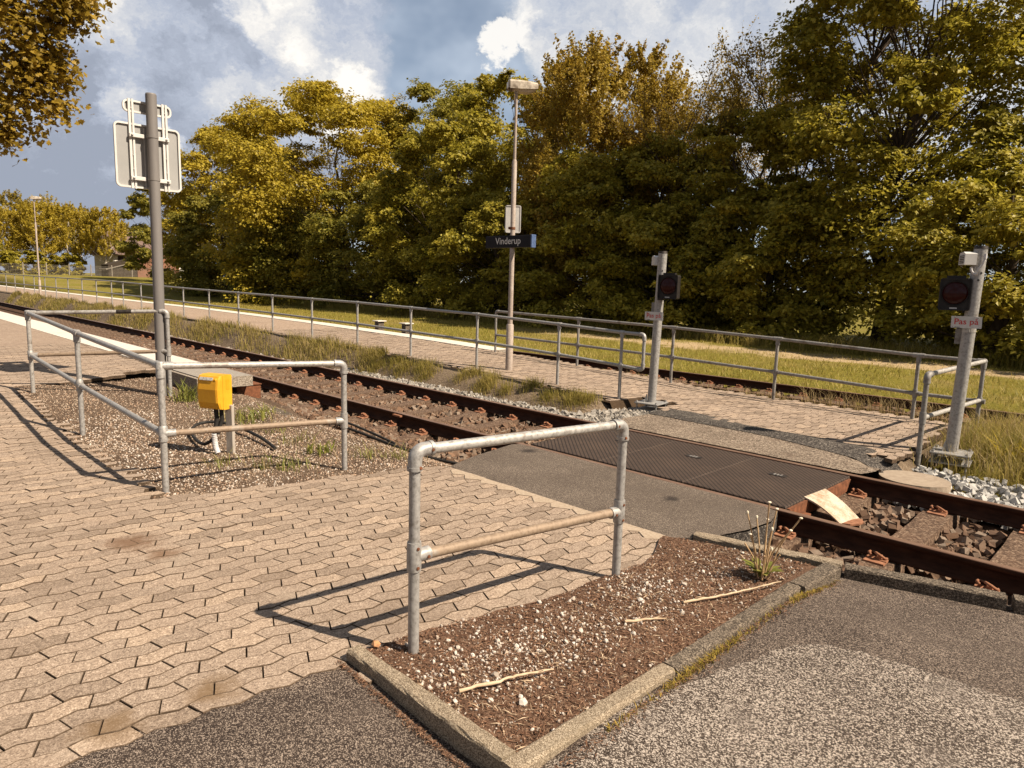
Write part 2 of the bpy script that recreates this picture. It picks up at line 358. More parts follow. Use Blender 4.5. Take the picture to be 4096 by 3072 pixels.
# ------------------------------------------------------------------ mesh helpers
class MB:
    def __init__(s): s.v = []; s.f = []; s.mi = []; s.sm = []; s.n = 0
    def add(s, vs, fs, mi=0, smooth=False):
        o = s.n; s.v.extend([tuple(v) for v in vs]); s.n += len(vs)
        for f in fs:
            s.f.append(tuple(i + o for i in f)); s.mi.append(mi); s.sm.append(smooth)
        return s
    def box(s, c, d, rz=0, ax=None, mi=0, bev=0.0):
        """box centred c, size d; ax = optional 3 axis vectors; bev chamfers all edges"""
        if ax is None:
            ca, sa = math.cos(rz), math.sin(rz); ax = (Vector((ca, sa, 0)), Vector((-sa, ca, 0)), Vector((0, 0, 1)))
        ax = [Vector(a) for a in ax]; c = Vector(c); h = [x/2 for x in d]
        if bev <= 0:
            vs = [c + ax[0]*h[0]*i + ax[1]*h[1]*j + ax[2]*h[2]*k for i in (-1, 1) for j in (-1, 1) for k in (-1, 1)]
            fs = [(0, 1, 3, 2), (4, 6, 7, 5), (0, 4, 5, 1), (2, 3, 7, 6), (0, 2, 6, 4), (1, 5, 7, 3)]
            return s.add(vs, fs, mi)
        vs = []; idx = {}
        for i in (-1, 1):
            for j in (-1, 1):
                for k in (-1, 1):
                    for a in range(3):
                        e = [h[0], h[1], h[2]]
                        for q in range(3):
                            if q != a: e[q] -= bev
                        idx[(i, j, k, a)] = len(vs)
                        vs.append(c + ax[0]*e[0]*i + ax[1]*e[1]*j + ax[2]*e[2]*k)
        fs = []
        S = (-1, 1)
        for i in S:
            q = [idx[(i, -1, -1, 0)], idx[(i, 1, -1, 0)], idx[(i, 1, 1, 0)], idx[(i, -1, 1, 0)]]; fs.append(q if i > 0 else q[::-1])
            q = [idx[(-1, i, -1, 1)], idx[(-1, i, 1, 1)], idx[(1, i, 1, 1)], idx[(1, i, -1, 1)]]; fs.append(q if i > 0 else q[::-1])
            q = [idx[(-1, -1, i, 2)], idx[(1, -1, i, 2)], idx[(1, 1, i, 2)], idx[(-1, 1, i, 2)]]; fs.append(q if i > 0 else q[::-1])
        for i in S:
            for j in S:
                q = [idx[(i, j, -1, 0)], idx[(i, j, -1, 1)], idx[(i, j, 1, 1)], idx[(i, j, 1, 0)]]; fs.append(q if i*j > 0 else q[::-1])
                q = [idx[(i, -1, j, 2)], idx[(i, -1, j, 0)], idx[(i, 1, j, 0)], idx[(i, 1, j, 2)]]; fs.append(q if i*j > 0 else q[::-1])
                q = [idx[(-1, i, j, 1)], idx[(-1, i, j, 2)], idx[(1, i, j, 2)], idx[(1, i, j, 1)]]; fs.append(q if i*j > 0 else q[::-1])
        for i in S:
            for j in S:
                for k in S:
                    q = [idx[(i, j, k, 0)], idx[(i, j, k, 1)], idx[(i, j, k, 2)]]; fs.append(q if i*j*k > 0 else q[::-1])
        return s.add(vs, fs, mi)
    def tube(s, pts, r, n=12, mi=0, cap=True, smooth=True):
        pts = [Vector(p) for p in pts]; R = r if isinstance(r, (list, tuple)) else [r]*len(pts)
        rings = []; up = None
        for i, p in enumerate(pts):
            if i == 0: t = pts[1] - p
            elif i == len(pts) - 1: t = p - pts[i - 1]
            else: t = (pts[i + 1] - p).normalized() + (p - pts[i - 1]).normalized()
            if t.length < 1e-9: t = Vector((0, 0, 1))
            t.normalize()
            if up is None: up = Vector((0, 0, 1)) if abs(t.z) < .9 else Vector((1, 0, 0))
            a = (up - t*up.dot(t))
            if a.length < 1e-6: a = t.orthogonal()
            a.normalize(); b = t.cross(a); up = a
            rings.append([p + a*R[i]*math.cos(2*PI*k/n) + b*R[i]*math.sin(2*PI*k/n) for k in range(n)])
        vs = [v for q in rings for v in q]; fs = []
        for i in range(len(pts) - 1):
            for k in range(n):
                k2 = (k + 1) % n; fs.append((i*n + k, i*n + k2, (i + 1)*n + k2, (i + 1)*n + k))
        s.add(vs, fs, mi, smooth)
        if cap:
            s.add(rings[0][::-1], [tuple(range(n))], mi); s.add(rings[-1], [tuple(range(n))], mi)
        return s
    def prism(s, poly, axis_o, ex, ey, ez, depth, mi=0):
        """extrude 2D poly (in ex,ey) by depth along ez"""
        o = Vector(axis_o); ex, ey, ez = Vector(ex), Vector(ey), Vector(ez); n = len(poly)
        a = [o + ex*p[0] + ey*p[1] for p in poly]; b = [p + ez*depth for p in a]
        fs = [tuple(range(n))[::-1], tuple(range(n, 2*n))] + [(i, (i + 1) % n, n + (i + 1) % n, n + i) for i in range(n)]
        return s.add(a + b, fs, mi)
    def sphere(s, c, r, n=12, m=8, sc=(1, 1, 1), mi=0):
        vs = [(c[0], c[1], c[2] + r*sc[2])]; fs = []
        for j in range(1, m):
            t = PI*j/m
            for i in range(n):
                a = 2*PI*i/n; vs.append((c[0] + r*sc[0]*math.sin(t)*math.cos(a), c[1] + r*sc[1]*math.sin(t)*math.sin(a), c[2] + r*sc[2]*math.cos(t)))
        vs.append((c[0], c[1], c[2] - r*sc[2])); e = len(vs) - 1
        for i in range(n): fs.append((0, 1 + i, 1 + (i + 1) % n))
        for j in range(m - 2):
            for i in range(n): fs.append((1 + j*n + i, 1 + (j + 1)*n + i, 1 + (j + 1)*n + (i + 1) % n, 1 + j*n + (i + 1) % n))
        for i in range(n): fs.append((e, 1 + (m - 2)*n + (i + 1) % n, 1 + (m - 2)*n + i))
        return s.add(vs, fs, mi, True)
    def build(s, name, mats, parent=None, origin=None):
        me = bpy.data.meshes.new(name)
        if parent is not None:
            o = wloc(parent)
        else:
            o = Vector(origin) if origin is not None else Vector((0, 0, 0))
        me.from_pydata([(v[0] - o.x, v[1] - o.y, v[2] - o.z) for v in s.v], [], s.f)
        for m in (mats if isinstance(mats, (list, tuple)) else [mats]): me.materials.append(M[m] if isinstance(m, str) else m)
        me.polygons.foreach_set('material_index', s.mi); me.polygons.foreach_set('use_smooth', s.sm); me.update()
        ob = bpy.data.objects.new(name, me); COL.objects.link(ob)
        if parent is not None: ob.parent = parent
        elif origin is not None: ob.location = o
        return ob

def wloc(o):
    p = Vector(o.location)
    while o.parent is not None:
        o = o.parent; p = p + Vector(o.location)
    return p

def npmesh(name, V, F, mats, mi=None, smooth=False, origin=None, parent=None):
    """V (n,3) array; F list of (m,k) arrays (k may differ)"""
    me = bpy.data.meshes.new(name)
    o = np.array(origin if origin is not None else (0, 0, 0), float)
    if parent is not None: o = np.array(wloc(parent))
    V = np.asarray(V, np.float64) - o
    if not isinstance(F, list): F = [F]
    tot = sum(len(f) for f in F); loops = np.concatenate([f.reshape(-1) for f in F]).astype(np.int32)
    sizes = np.concatenate([np.full(len(f), f.shape[1]) for f in F]).astype(np.int32)
    starts = np.concatenate([[0], np.cumsum(sizes)[:-1]]).astype(np.int32)
    me.vertices.add(len(V)); me.vertices.foreach_set('co', V.astype(np.float32).reshape(-1))
    me.loops.add(len(loops)); me.loops.foreach_set('vertex_index', loops)
    me.polygons.add(tot); me.polygons.foreach_set('loop_start', starts); me.polygons.foreach_set('loop_total', sizes)
    me.polygons.foreach_set('use_smooth', np.full(tot, smooth))
    for m in (mats if isinstance(mats, (list, tuple)) else [mats]): me.materials.append(M[m])
    if mi is not None: me.polygons.foreach_set('material_index', np.asarray(mi, np.int32))
    me.update(calc_edges=True); me.validate()
    ob = bpy.data.objects.new(name, me); COL.objects.link(ob)
    if parent is not None: ob.parent = parent
    else: ob.location = o
    return ob

def tag(o, label=None, cat=None, group=None, kind=None):
    if label: o['label'] = label
    if cat: o['category'] = cat
    if group: o['group'] = group
    if kind: o['kind'] = kind
    return o

def thing(name, label, cat, loc, group=None):
    o = bpy.data.objects.new(name, None); COL.objects.link(o); o.location = loc; o.empty_display_size = .2
    return tag(o, label, cat, group)

def struct(ob, label, cat):
    return tag(ob, label, cat, kind='structure')

def lerp(a, b, t): return a + (b - a)*t
def sstep(a, b, x):
    t = min(1, max(0, (x - a)/(b - a))); return t*t*(3 - 2*t)

# ------------------------------------------------------------------ heights
ZFX = [-60, -27, -22.9, -18.8, -14.75, -12.8, -10.9, -8.96, -7.06, -5.87, -4.5, 5]
ZFZ = [.34, .35, .33, .30, .25, .225, .18, .135, .075, .015, .0, .0]
def zf(x): return float(np.interp(x, ZFX, ZFZ))
def zbase(x): return min(.29, max(0, (-x - 7.7)*.05))
def zn(x, y):
    b = zbase(x); sd = .28*min(1, max(0, (-x - 9.0)/1.8))
    return max(b, lerp(b, sd, sstep(1.9, 3.4, y)))
def zlawn(x, y): return -.10 + 1.3*sstep(-42, -100, x)
def zter(x, y):
    z = -.33
    if y > 12.9: z = lerp(-.4, zlawn(x, y) - .06, sstep(13.0, 13.9, y))
    if y < 3: z = -.33
    return z

# ------------------------------------------------------------------ ground sheets
def grid_sheet(name, xs, ys, zfun, mat):
    xs, ys = np.array(xs), np.array(ys); X, Y = np.meshgrid(xs, ys, indexing='ij')
    Z = np.array([[zfun(x, y) for y in ys] for x in xs]); V = np.stack([X, Y, Z], -1).reshape(-1, 3)
    n, m = len(xs), len(ys); I = np.arange(n*m).reshape(n, m)
    F = np.stack([I[:-1, :-1], I[1:, :-1], I[1:, 1:], I[:-1, 1:]], -1).reshape(-1, 4)
    return npmesh(name, V, F, mat, smooth=True)

xs = list(np.linspace(-600, -130, 12)) + list(np.arange(-120, 12, 1.0)) + list(np.linspace(20, 400, 12))
ys = list(np.linspace(-300, -10, 10)) + list(np.arange(-4, 30, .35)) + list(np.arange(31, 60, 2.)) + list(np.linspace(70, 700, 14))
g = grid_sheet('ground', xs, ys, zter, 'soil_ballast'); struct(g, 'dark stony ground under the tracks', 'ground')
xs = list(np.linspace(-600, -130, 12)) + list(np.arange(-120, 12, .8)) + list(np.linspace(20, 400, 12))
ys = [12.62, 12.7, 12.85] + list(np.arange(13.1, 32, .5)) + list(np.arange(33, 60, 2.)) + list(np.linspace(70, 700, 14))
def zl(x, y): return lerp(-.28, zlawn(x, y), sstep(12.6, 13.2, y)) + (.03*math.sin(x*1.3 + y*.7)*math.sin(y*.9 - x*.4) if y > 13.5 else 0)
g = grid_sheet('lawn', xs, ys, zl, 'turf'); struct(g, 'mown lawn with a worn gravel track before the trees', 'lawn')

def poly_sheet(name, poly, z, mat, zfun=None, thick=0.0):
    mb = MB(); vs = [(x, y, (zfun(x, y) if zfun else z)) for x, y in poly]
    mb.add(vs, [tuple(range(len(vs)))])
    if thick:
        n = len(vs); lo = [(v[0], v[1], v[2] - thick) for v in vs]
        mb.add(vs + lo, [(i, n + i, n + (i + 1) % n, (i + 1) % n) for i in range(n)])
    return mb.build(name, mat)

# zigzag pavers -------------------------------------------------------
def pavers(name, region, zfun, mat, s_rng, t_rng, Lp=.196, h=.0985, A=.030, gap=.0023, org=(-2.84, .56), ang=4.8, tilt=.004):
    ca, sa = math.sin(math.radians(ang)), math.cos(math.radians(ang))
    r = np.array([ca, sa]); p = np.array([sa, -ca]); org = np.array(org)
    def w(s):
        u = (s/Lp) % 1.0
        return A*(2*u if u < .5 else 2 - 2*u) - A/2
    m = 2*A/Lp; V = []; F4 = []; F8 = []; nv = 0
    for k in range(*t_rng):
        even = k % 2 == 0
        for i in range(*s_rng):
            j0 = i*Lp + (Lp*.25 if even else Lp*.75); sg = 1 if even else -1
            cen = org + r*(j0 + Lp/2) + p*(k*h)
            if not region(cen[0], cen[1]): continue
            dl = sg*m*h/2
            t0, t1 = (k - .5)*h, (k + .5)*h
            def pk(a, b):
                q = math.ceil(a/(Lp/2) + 1e-6); out = []
                while q*Lp/2 < b - 1e-6: out.append(q*Lp/2); q += 1
                return out
            lo = [j0 + dl] + pk(j0 + dl, j0 + Lp + dl) + [j0 + Lp + dl]; hi = [j0 - dl] + pk(j0 - dl, j0 + Lp - dl) + [j0 + Lp - dl]
            P = [(s, t0 + w(s)) for s in lo] + [(s, t1 + w(s)) for s in hi[::-1]]
            n = len(P)
            P = np.array(P)
            def inset(P, d):
                Q = []
                for a in range(n):
                    e1 = P[a] - P[a - 1]; e2 = P[(a + 1) % n] - P[a]
                    n1 = np.array([-e1[1], e1[0]])/np.hypot(*e1); n2 = np.array([-e2[1], e2[0]])/np.hypot(*e2)
                    b = n1 + n2; b /= max(.3, (b@b)/2)
                    Q.append(P[a] + b*d)
                return np.array(Q)
            g_ = gap*(.65 + .7*rnd.random())
            P1 = inset(P, g_); P2 = inset(P, g_ + .0018)
            dz = rnd.gauss(0, tilt*.35); tx, ty = rnd.gauss(0, tilt), rnd.gauss(0, tilt)
            def W(Q, off):
                out = []
                for s, t in Q:
                    x, y = org + r*s + p*t
                    out.append((x, y, zfun(x, y) + off + dz + tx*(s - j0 - Lp/2) + ty*(t - k*h)))
                return out
            V += W(P2, 0) + W(P1, -.003) + W(P1, -.04)
            F8.append([nv + a for a in range(n)])
            for a in range(n):
                b = (a + 1) % n
                F4.append((nv + n + a, nv + n + b, nv + b, nv + a)); F4.append((nv + 2*n + a, nv + 2*n + b, nv + n + b, nv + n + a))
            nv += 3*n
    by = {}
    for f in F8: by.setdefault(len(f), []).append(f)
    F = [np.array(f)[:, ::-1] for f in by.values()] + [np.array(F4)[:, ::-1]]
    nf = sum(len(f) for f in F[:-1]); return npmesh(name, np.array(V), F, [mat, 'joint_edge'], mi=[0]*nf + [1]*len(F[-1]))

def in_bed(x, y):  # gravel bed inside the near railing
    if not (-10.72 < x and y > 1.60): return False
    xr = lerp(-5.2, -4.62, (y - 1.62)/2.25)
    return x < xr
def near_reg(x, y):
    if in_bed(x, y) and x > -10.65 and y > 1.68 and x < lerp(-5.2, -4.62, (y - 1.62)/2.25) - .06: return False
    if x < -15 or x > -2.12 or y > 3.88 or y < -.6: return False
    if x < -9.6 and y > 3.44: return False
    if x > lerp(-2.54, -2.43, (y - .4)/1.0) and y < 1.47: return False
    return True
g = pavers('paved_path', near_reg, zn, 'paver', (-8, 24), (-130, 8))
struct(g, 'sandy zigzag concrete block paving in front of the crossing', 'paving')
# bed of dark sand under the near pavers, and the platform further left
def znb(x, y): return zn(x, y) - .014
g = grid_sheet('joint_sand', list(np.arange(-15.4, -7, .4)) + list(np.arange(-7, -2.2, .6)) + [-2.2], list(np.arange(-.8, 4.0, .3)) + [3.92], lambda x, y: (zbase(x) - .08) if in_bed(x, y) else (-.09 if x > -2.6 and y < 1.75 else znb(x, y)), 'joint_soil')
struct(g, 'dark sand in the joints of the block paving', 'ground')
g = grid_sheet('platform_paving', list(np.arange(-120, -14.6, 1.0)) + [-14.9], list(np.arange(-14, 3.4, .6)) + [3.46], lambda x, y: zn(x, y) - .004, 'paver_far')
struct(g, 'brown block paving of the near platform', 'platform')

# gravel bed
def zbed(x, y): return zbase(x) - .012 + .012*math.sin(x*2.1 + 1)*math.sin(y*3.1) - .16*sstep(3.75, 4.45, y)
bx = list(np.arange(-10.7, -4.4, .15)); by_ = list(np.arange(1.62, 4.5, .12))
def clampbed(x, y): return zbed(x, y)
V = []; F = []
XS, YS = np.array(bx), np.array(by_)
for a, x in enumerate(XS):
    for b, y in enumerate(YS):
        xr = lerp(-5.2, -4.62, (y - 1.62)/2.25); xx = -10.7 + (x + 10.7)/(XS[-1] + 10.7)*(xr + 10.7)
        V.append((xx, y, zbed(xx, y)))
I = np.arange(len(XS)*len(YS)).reshape(len(XS), len(YS))
F = np.stack([I[:-1, :-1], I[1:, :-1], I[1:, 1:], I[:-1, 1:]], -1).reshape(-1, 4)
g = npmesh('gravel_bed', np.array(V), F, 'soil_gravel', smooth=True); struct(g, 'gravel and soil bed inside the box railing', 'gravel bed')

# foreground asphalt (right of the paving), sloping gently to the drain side
def zas(x, y):
    k = sstep(1.15, 1.75, y)*sstep(-1.62, -1.36, x)*(1 - 1.15*sstep(3.3, 4.2, y))
    return -.004 - .04*sstep(-2.5, -1.6, x)*(1 - k) + .026*k - .02*sstep(-.9, .5, x)
V = []; xs = list(np.arange(-2.62, 6, .15)); ys = list(np.arange(-5, 4.6, .2))
def ymax(x): return 4.02 + (x + 2.2)*.313
VV = []
for x in xs:
    for k in range(41):
        y = -5 + (ymax(x) + 5)*k/40; xx = x
        if x < -2.55: xx = lerp(-2.56, -2.45, max(0, min(1.2, (y - .4)/1.0)))
        VV.append((xx, y, zas(xx, y)))
I = np.arange(len(xs)*41).reshape(len(xs), 41)
F = np.stack([I[:-1, :-1], I[1:, :-1], I[1:, 1:], I[:-1, 1:]], -1).reshape(-1, 4)
g = npmesh('road', np.array(VV), F, 'asphalt', smooth=True); struct(g, 'dark worn asphalt in the foreground', 'asphalt')
pp = [(-1.52, 1.55), (-1.36, 2.25), (-1.22, 2.75), (-1.16, 3.02), (-1.06, 3.14), (-.92, 3.2), (-.7, 3.24), (-.32, 3.30), (1.2, 3.6), (5, 3.8), (5, -4), (-1.5, -4), (-1.62, .6)]
ppp = []
for i, q in enumerate(pp):
    n = pp[(i + 1) % len(pp)]
    for t in np.linspace(0, 1, 9)[:-1]:
        j = .012 if i < 9 else 0
        ppp.append((lerp(q[0], n[0], t) + rnd.uniform(-j, j), lerp(q[1], n[1], t) + rnd.uniform(-j, j)))
def fan_sheet(name, poly, zfun, mat, step=.2):
    import bmesh
    bm = bmesh.new(); vs = [bm.verts.new((x, y, 0)) for x, y in poly]; bm.faces.new(vs)
    bmesh.ops.triangulate(bm, faces=bm.faces[:])
    x0, x1 = min(p[0] for p in poly), max(p[0] for p in poly); y0, y1 = min(p[1] for p in poly), max(p[1] for p in poly)
    for a, lo, hi in (((1, 0, 0), x0, x1), ((0, 1, 0), y0, y1)):
        c = lo + step
        while c < hi:
            bmesh.ops.bisect_plane(bm, geom=bm.verts[:] + bm.edges[:] + bm.faces[:], plane_co=(c, c, 0), plane_no=a); c += step
    for v in bm.verts: v.co.z = zfun(v.co.x, v.co.y)
    me = bpy.data.meshes.new(name); bm.to_mesh(me); bm.free(); me.materials.append(M[mat])
    ob = bpy.data.objects.new(name, me); COL.objects.link(ob)
    for p in me.polygons:
        if p.normal.z < 0: p.flip()
    return ob
g = fan_sheet('road_patch', ppp, lambda x, y: zas(x, y) + .005, 'asphalt_coarse', .3); struct(g, 'paler coarse asphalt patch in the right foreground', 'asphalt')

# planter soil
KA, KT, KC = (-2.47, 1.51), (-1.47, 1.50), (-1.40, 4.17)
pl = [(-2.45, 1.52), (-1.50, 1.56), (-1.42, 4.1), (-2.1, 3.95), (-2.33, 3.8), (-2.16, 3.35), (-2.22, 2.6), (-2.38, 1.9)]
pl2 = []
for i, q in enumerate(pl):
    n = pl[(i + 1) % len(pl)]
    for t in np.linspace(0, 1, 7)[:-1]:
        j = .018 if 3 <= i else 0
        pl2.append((lerp(q[0], n[0], t) + rnd.uniform(-j, j), lerp(q[1], n[1], t) + rnd.uniform(-j, j)))
def zpl(x, y): return .014 + .02*math.sin(x*5 + 2)*math.sin(y*3.7) - .016*sstep(-1.75, -1.5, x)
g = fan_sheet('planter_soil', pl2, zpl, 'soil_mulch', .08); struct(g, 'brown mulch soil strip inside the kerb', 'soil')

# near asphalt of the crossing
ca = [(-4.60, 3.86), (-4.3, 3.845), (-3.6, 3.84), (-2.9, 3.845), (-2.3, 3.85), (-2.13, 4.05), (-2.03, 4.35), (-2.0, 4.65), (-2.08, 4.94), (-2.2, 4.982), (-4.82, 4.982), (-4.86, 4.9), (-4.78, 4.6), (-4.7, 4.2)]
g = fan_sheet('crossing_asphalt', ca, lambda x, y: .001 + .012*math.sin((y - 3.84)*2.7)*sstep(3.84, 4.0, y)*sstep(4.98, 4.85, y), 'asphalt_fine', .15)
mb = MB(); n = len(ca); vs = [(x, y, .001) for x, y in ca]; lo = [(x + (.05 if x < -4 else -.0), y, -.28) for x, y in ca]
mb.add(vs + lo, [(i, n + i, n + (i + 1) % n, (i + 1) % n) for i in range(n)])
e = mb.build('crossing_edge', 'asphalt_dark'); struct(e, 'broken dark edge under the crossing asphalt', 'asphalt')
struct(g, 'grey asphalt ramp between paving and near rail', 'asphalt')
# pale light edging pavers along the asphalt are part of the paving (broken line of paler blocks)
mb = MB()
x = -4.5
while x < -2.5:
    wd = .19; y0 = 3.79; zz = .004
    q = rnd.uniform(.0, .05); poly = [(0, -q*.3), (wd*rnd.uniform(.3, .6), -.05 - q), (wd, -q*.4), (wd, .055), (0, .055)]
    zz = .003 + rnd.uniform(0, .004); vs = [(x + a, y0 + b, zz) for a, b in poly]; lo = [(v[0], v[1], v[2] - .03) for v in vs]
    mb.add(vs + lo, [tuple(range(5))] + [(i, 5 + i, 5 + (i + 1) % 5, (i + 1) % 5) for i in range(5)])
    x += .198
simple('paver_pale', (0.304, 0.232, 0.168), (0.416, 0.336, 0.256), 60, .9, bump=150, bdist=.002)
g = mb.build('paver_edging', 'paver_pale'); struct(g, 'pale edging blocks beside the crossing asphalt', 'paving')

# far asphalt between the far rail and the far paving
def zfa(x, y):
    return .002 + .035*math.exp(-((y - 7.62 + .03*(x + 3.5))/.16)**2)*sstep(-5.1, -4.6, x) + .012*math.sin(x*2.3)*math.sin(y*4)*sstep(6.7, 6.9, y) - .1*sstep(-2.35, -1.95, x)*sstep(6.9, 7.2, y)
fa = [(-4.95, 6.59), (-4.5, 6.588), (-3.5, 6.588), (-2.5, 6.588), (-2.05, 6.60), (-1.98, 6.8), (-2.0, 7.05), (-2.15, 7.2), (-2.6, 7.33), (-3.2, 7.42), (-3.9, 7.48), (-4.5, 7.54), (-5.0, 7.6), (-5.02, 7.2)]
g = fan_sheet('far_crossing_asphalt', fa, zfa, 'asphalt_old', .12); struct(g, 'pale worn asphalt beside the far rail', 'asphalt')
fb = [(-5.05, 7.57), (-4.5, 7.50), (-3.9, 7.44), (-3.2, 7.38), (-2.6, 7.29), (-2.1, 7.14), (-1.93, 7.2), (-1.9, 7.4), (-2.05, 7.62), (-2.4, 7.78), (-3.2, 7.90), (-4.0, 8.0), (-4.7, 8.08), (-5.05, 8.05)]
g = fan_sheet('asphalt_strip', fb, lambda x, y: zfa(x, y) + .006, 'asphalt_dark', .07); struct(g, 'dark asphalt strip along the far paving edge', 'asphalt')

# far platform and its paving
def yfar_lo(x): return 7.86 if x < -5.6 else lerp(8.08, 7.6, (x + 5.6)/3.6)
def far_reg(x, y):
    if x < -17 or x > -2.02 - .05*(y - 8): return False
    if -5.8 < x < -5.08 and y < 8.52: return False
    if x < -5.6 and y < 7.88 + .05*math.sin(x*5): return False
    if y < yfar_lo(x) - .1: return False
    return y < (10.22 if x < -11 else 10.27)
def zfp(x, y): return zf(x) + .01
g = pavers('far_path', far_reg, zfp, 'paver', (10, 56), (-160, 14), tilt=.006)
struct(g, 'zigzag block paving on the far side of the track', 'paving')
xs = list(np.arange(-130, -30, 2.)) + list(np.arange(-30, -6.4, .5)) + [-6.2, -5.95, -5.8, -5.7, -5.5, -5.3, -5.12, -5.02, -4.9] + list(np.arange(-4.5, -2.1, .4)) + [-1.98]
g = grid_sheet('far_platform', xs, [7.8, 8.0, 8.2, 8.35, 8.46, 8.56, 9, 9.5, 10.0, 10.3], lambda x, y: zf(x) - .006 - (.19 if (x > -5.75 and x < -5.05 and y < 8.5) else .03 if x > -5 and y < 8.1 else 0), 'joint_soil')
struct(g, 'sand bed under the far block paving', 'ground')
g = grid_sheet('far_platform_paving', list(np.arange(-130, -30, 2.)) + list(np.arange(-30, -16.9, .5)) + [-16.95], [7.84, 8.4, 9, 9.6, 10.24], lambda x, y: zf(x) + .008, 'paver_far')
struct(g, 'tan paving of the far platform', 'platform')
# sand shoulder between verge and ballast and behind the paving
g = grid_sheet('verge', list(np.arange(-130, -30, 2.)) + list(np.arange(-30, -5.1, .3)) + [-5.1], [6.98, 7.1, 7.25, 7.4, 7.6, 7.8, 7.92],
               lambda x, y: lerp(-.26, lerp(zf(x), -.19, sstep(-5.9, -5.7, x)), sstep(7.0, 7.85, y)) + (.02*math.sin(x*3)*math.sin(y*9)), 'soil_pale')
struct(g, 'sandy grass verge between track and far platform', 'verge')
g = grid_sheet('track_verge', list(np.arange(-2.0, 8, .3)), [7.0, 7.3, 7.7, 8.2, 8.8, 9.4, 10, 10.5, 10.85], lambda x, y: -.27 + .17*sstep(7.7, 8.7, y)*sstep(-2.05, -1.6, x) + .02*math.sin(x*4 + y*3), 'turf')
struct(g, 'grassy ground between the two tracks on the right', 'verge')
g = grid_sheet('bank', [-2.3, -2.15, -2.0, -1.85, -1.7, -1.5], [7.1, 7.4, 7.7, 8.0, 8.4, 9, 9.6, 10.3], lambda x, y: lerp(-.02, lerp(-.25, -.13, sstep(8.4, 8.9, y)), sstep(-2.06, -1.86, x))*sstep(7.2, 7.6, y) - .22*(1 - sstep(7.2, 7.6, y)) - .012, 'soil_pale'); struct(g, 'dry soil bank at the right end of the far paving', 'ground')
mb = MB(); mb.box((-6.5, 10.42, -.17), (9.1, .22, .24)); g = mb.build('path_shoulder', 'soil_pale'); struct(g, 'sandy shoulder between far paving and second track', 'ground')

# white platform edges -----------------------------------------------------
def slab_strip(mb, xs, y0, y1, zt, th, mi=0):
    for a, b in zip(xs[:-1], xs[1:]):
        za, zb = zt(a), zt(b)
        vs = [(a, y0, za), (b, y0, zb), (b, y1, zb), (a, y1, za)] + [(a, y0, za - th), (b, y0, zb - th), (b, y1, zb - th), (a, y1, za - th)]
        mb.add(vs, [(0, 1, 2, 3), (0, 4, 5, 1), (2, 6, 7, 3)], mi)
    a = xs[-1]; z = zt(a); mb.add([(a, y0, z), (a, y1, z), (a, y1, z - th), (a, y0, z - th)], [(3, 2, 1, 0)], 1 if mi == 0 else mi)
t = thing('platform_edge', 'long white painted concrete edge of the near platform', 'platform edge', (-9.1, 3.8, .29))
mb = MB(); slab_strip(mb, list(np.arange(-120, -10.6, 1.0)) + [-10.55], 3.45, 4.1, lambda x: .293, .14); mb.build('painted_slab', ['white_edge', 'concrete'], t)
mb = MB(); slab_strip(mb, [-10.547, -10, -9.5, -9.1], 3.45, 4.1, lambda x: .297, .14); o = mb.build('tactile_slab', ['tactile_concrete', 'concrete'], t); o['label'] = 'grey grooved end slab of the near platform edge'
mb = MB(); mb.box((-9.75, 3.42, .12), (1.1, .05, .33)); mb.build('end_wall', 'concrete', t)
mb = MB(); mb.box((-30, 3.86, .0), (40, .2, .3)); mb.build('footing', 'concrete', t)
t = thing('platform_edge', 'white painted concrete edge of the far platform along the lawn', 'platform edge', (-10.9, 10.5, .2))
mb = MB(); slab_strip(mb, list(np.arange(-130, -30, 2.)) + list(np.arange(-30, -11, .5)) + [-10.85], 10.26, 10.80, lambda x: zf(x) + .02, .16); mb.build('painted_slab', ['white_edge', 'concrete'], t)
mb = MB(); slab_strip(mb, list(np.arange(-130, -30, 2.)) + list(np.arange(-30, -11, .5)) + [-10.95], 10.28, 10.6, lambda x: zf(x) - .145, .5); mb.build('footing', ['concrete', 'concrete'], t)

# ------------------------------------------------------------------ kerbs
def kerb(name, label, a, b, w, zt, h, mat, bev=.012, seg=None, wob=.004):
    a, b = Vector((*a, 0)), Vector((*b, 0)); d = b - a; Lg = d.length; d.normalize(); nrm = Vector((-d.y, d.x, 0))
    mb = MB()
    prof = [(-w/2, -h), (-w/2, -bev), (-w/2 + bev*.4, -bev*.35), (-w/2 + bev, 0), (w/2 - bev, 0), (w/2 - bev*.4, -bev*.35), (w/2, -bev), (w/2, -h)]
    n = max(2, int(Lg/.05)); vs = []; m = len(prof)
    for i in range(n + 1):
        c = a + d*Lg*i/n
        for u, z in prof:
            q = c + nrm*(u + rnd.gauss(0, wob*.4)); vs.append((q.x, q.y, zt + z + rnd.gauss(0, wob*.4)))
    fs = [(i*m + k, i*m + k + 1, (i + 1)*m + k + 1, (i + 1)*m + k) for i in range(n) for k in range(m - 1)]
    fs += [tuple(range(m))[::-1], tuple(n*m + k for k in range(m))]
    mb.add(vs, [f[::-1] for f in fs], 0, False)
    o = mb.build(name, mat, origin=(a + d*Lg/2)); tag(o, label, 'kerb', 'concrete kerb stones around the mulch strip'); return o
kerb('kerb_stone', 'rough concrete kerb stone along the foreground end of the mulch strip', (-2.44, 1.52), (-1.49, 1.53), .074, .046, .16, 'kerb_concrete')
kerb('kerb_stone', 'concrete kerb stone at the nearest corner of the mulch strip, moss at its foot', (-1.45, 1.488), (-1.43, 2.42), .076, .044, .16, 'kerb_concrete')
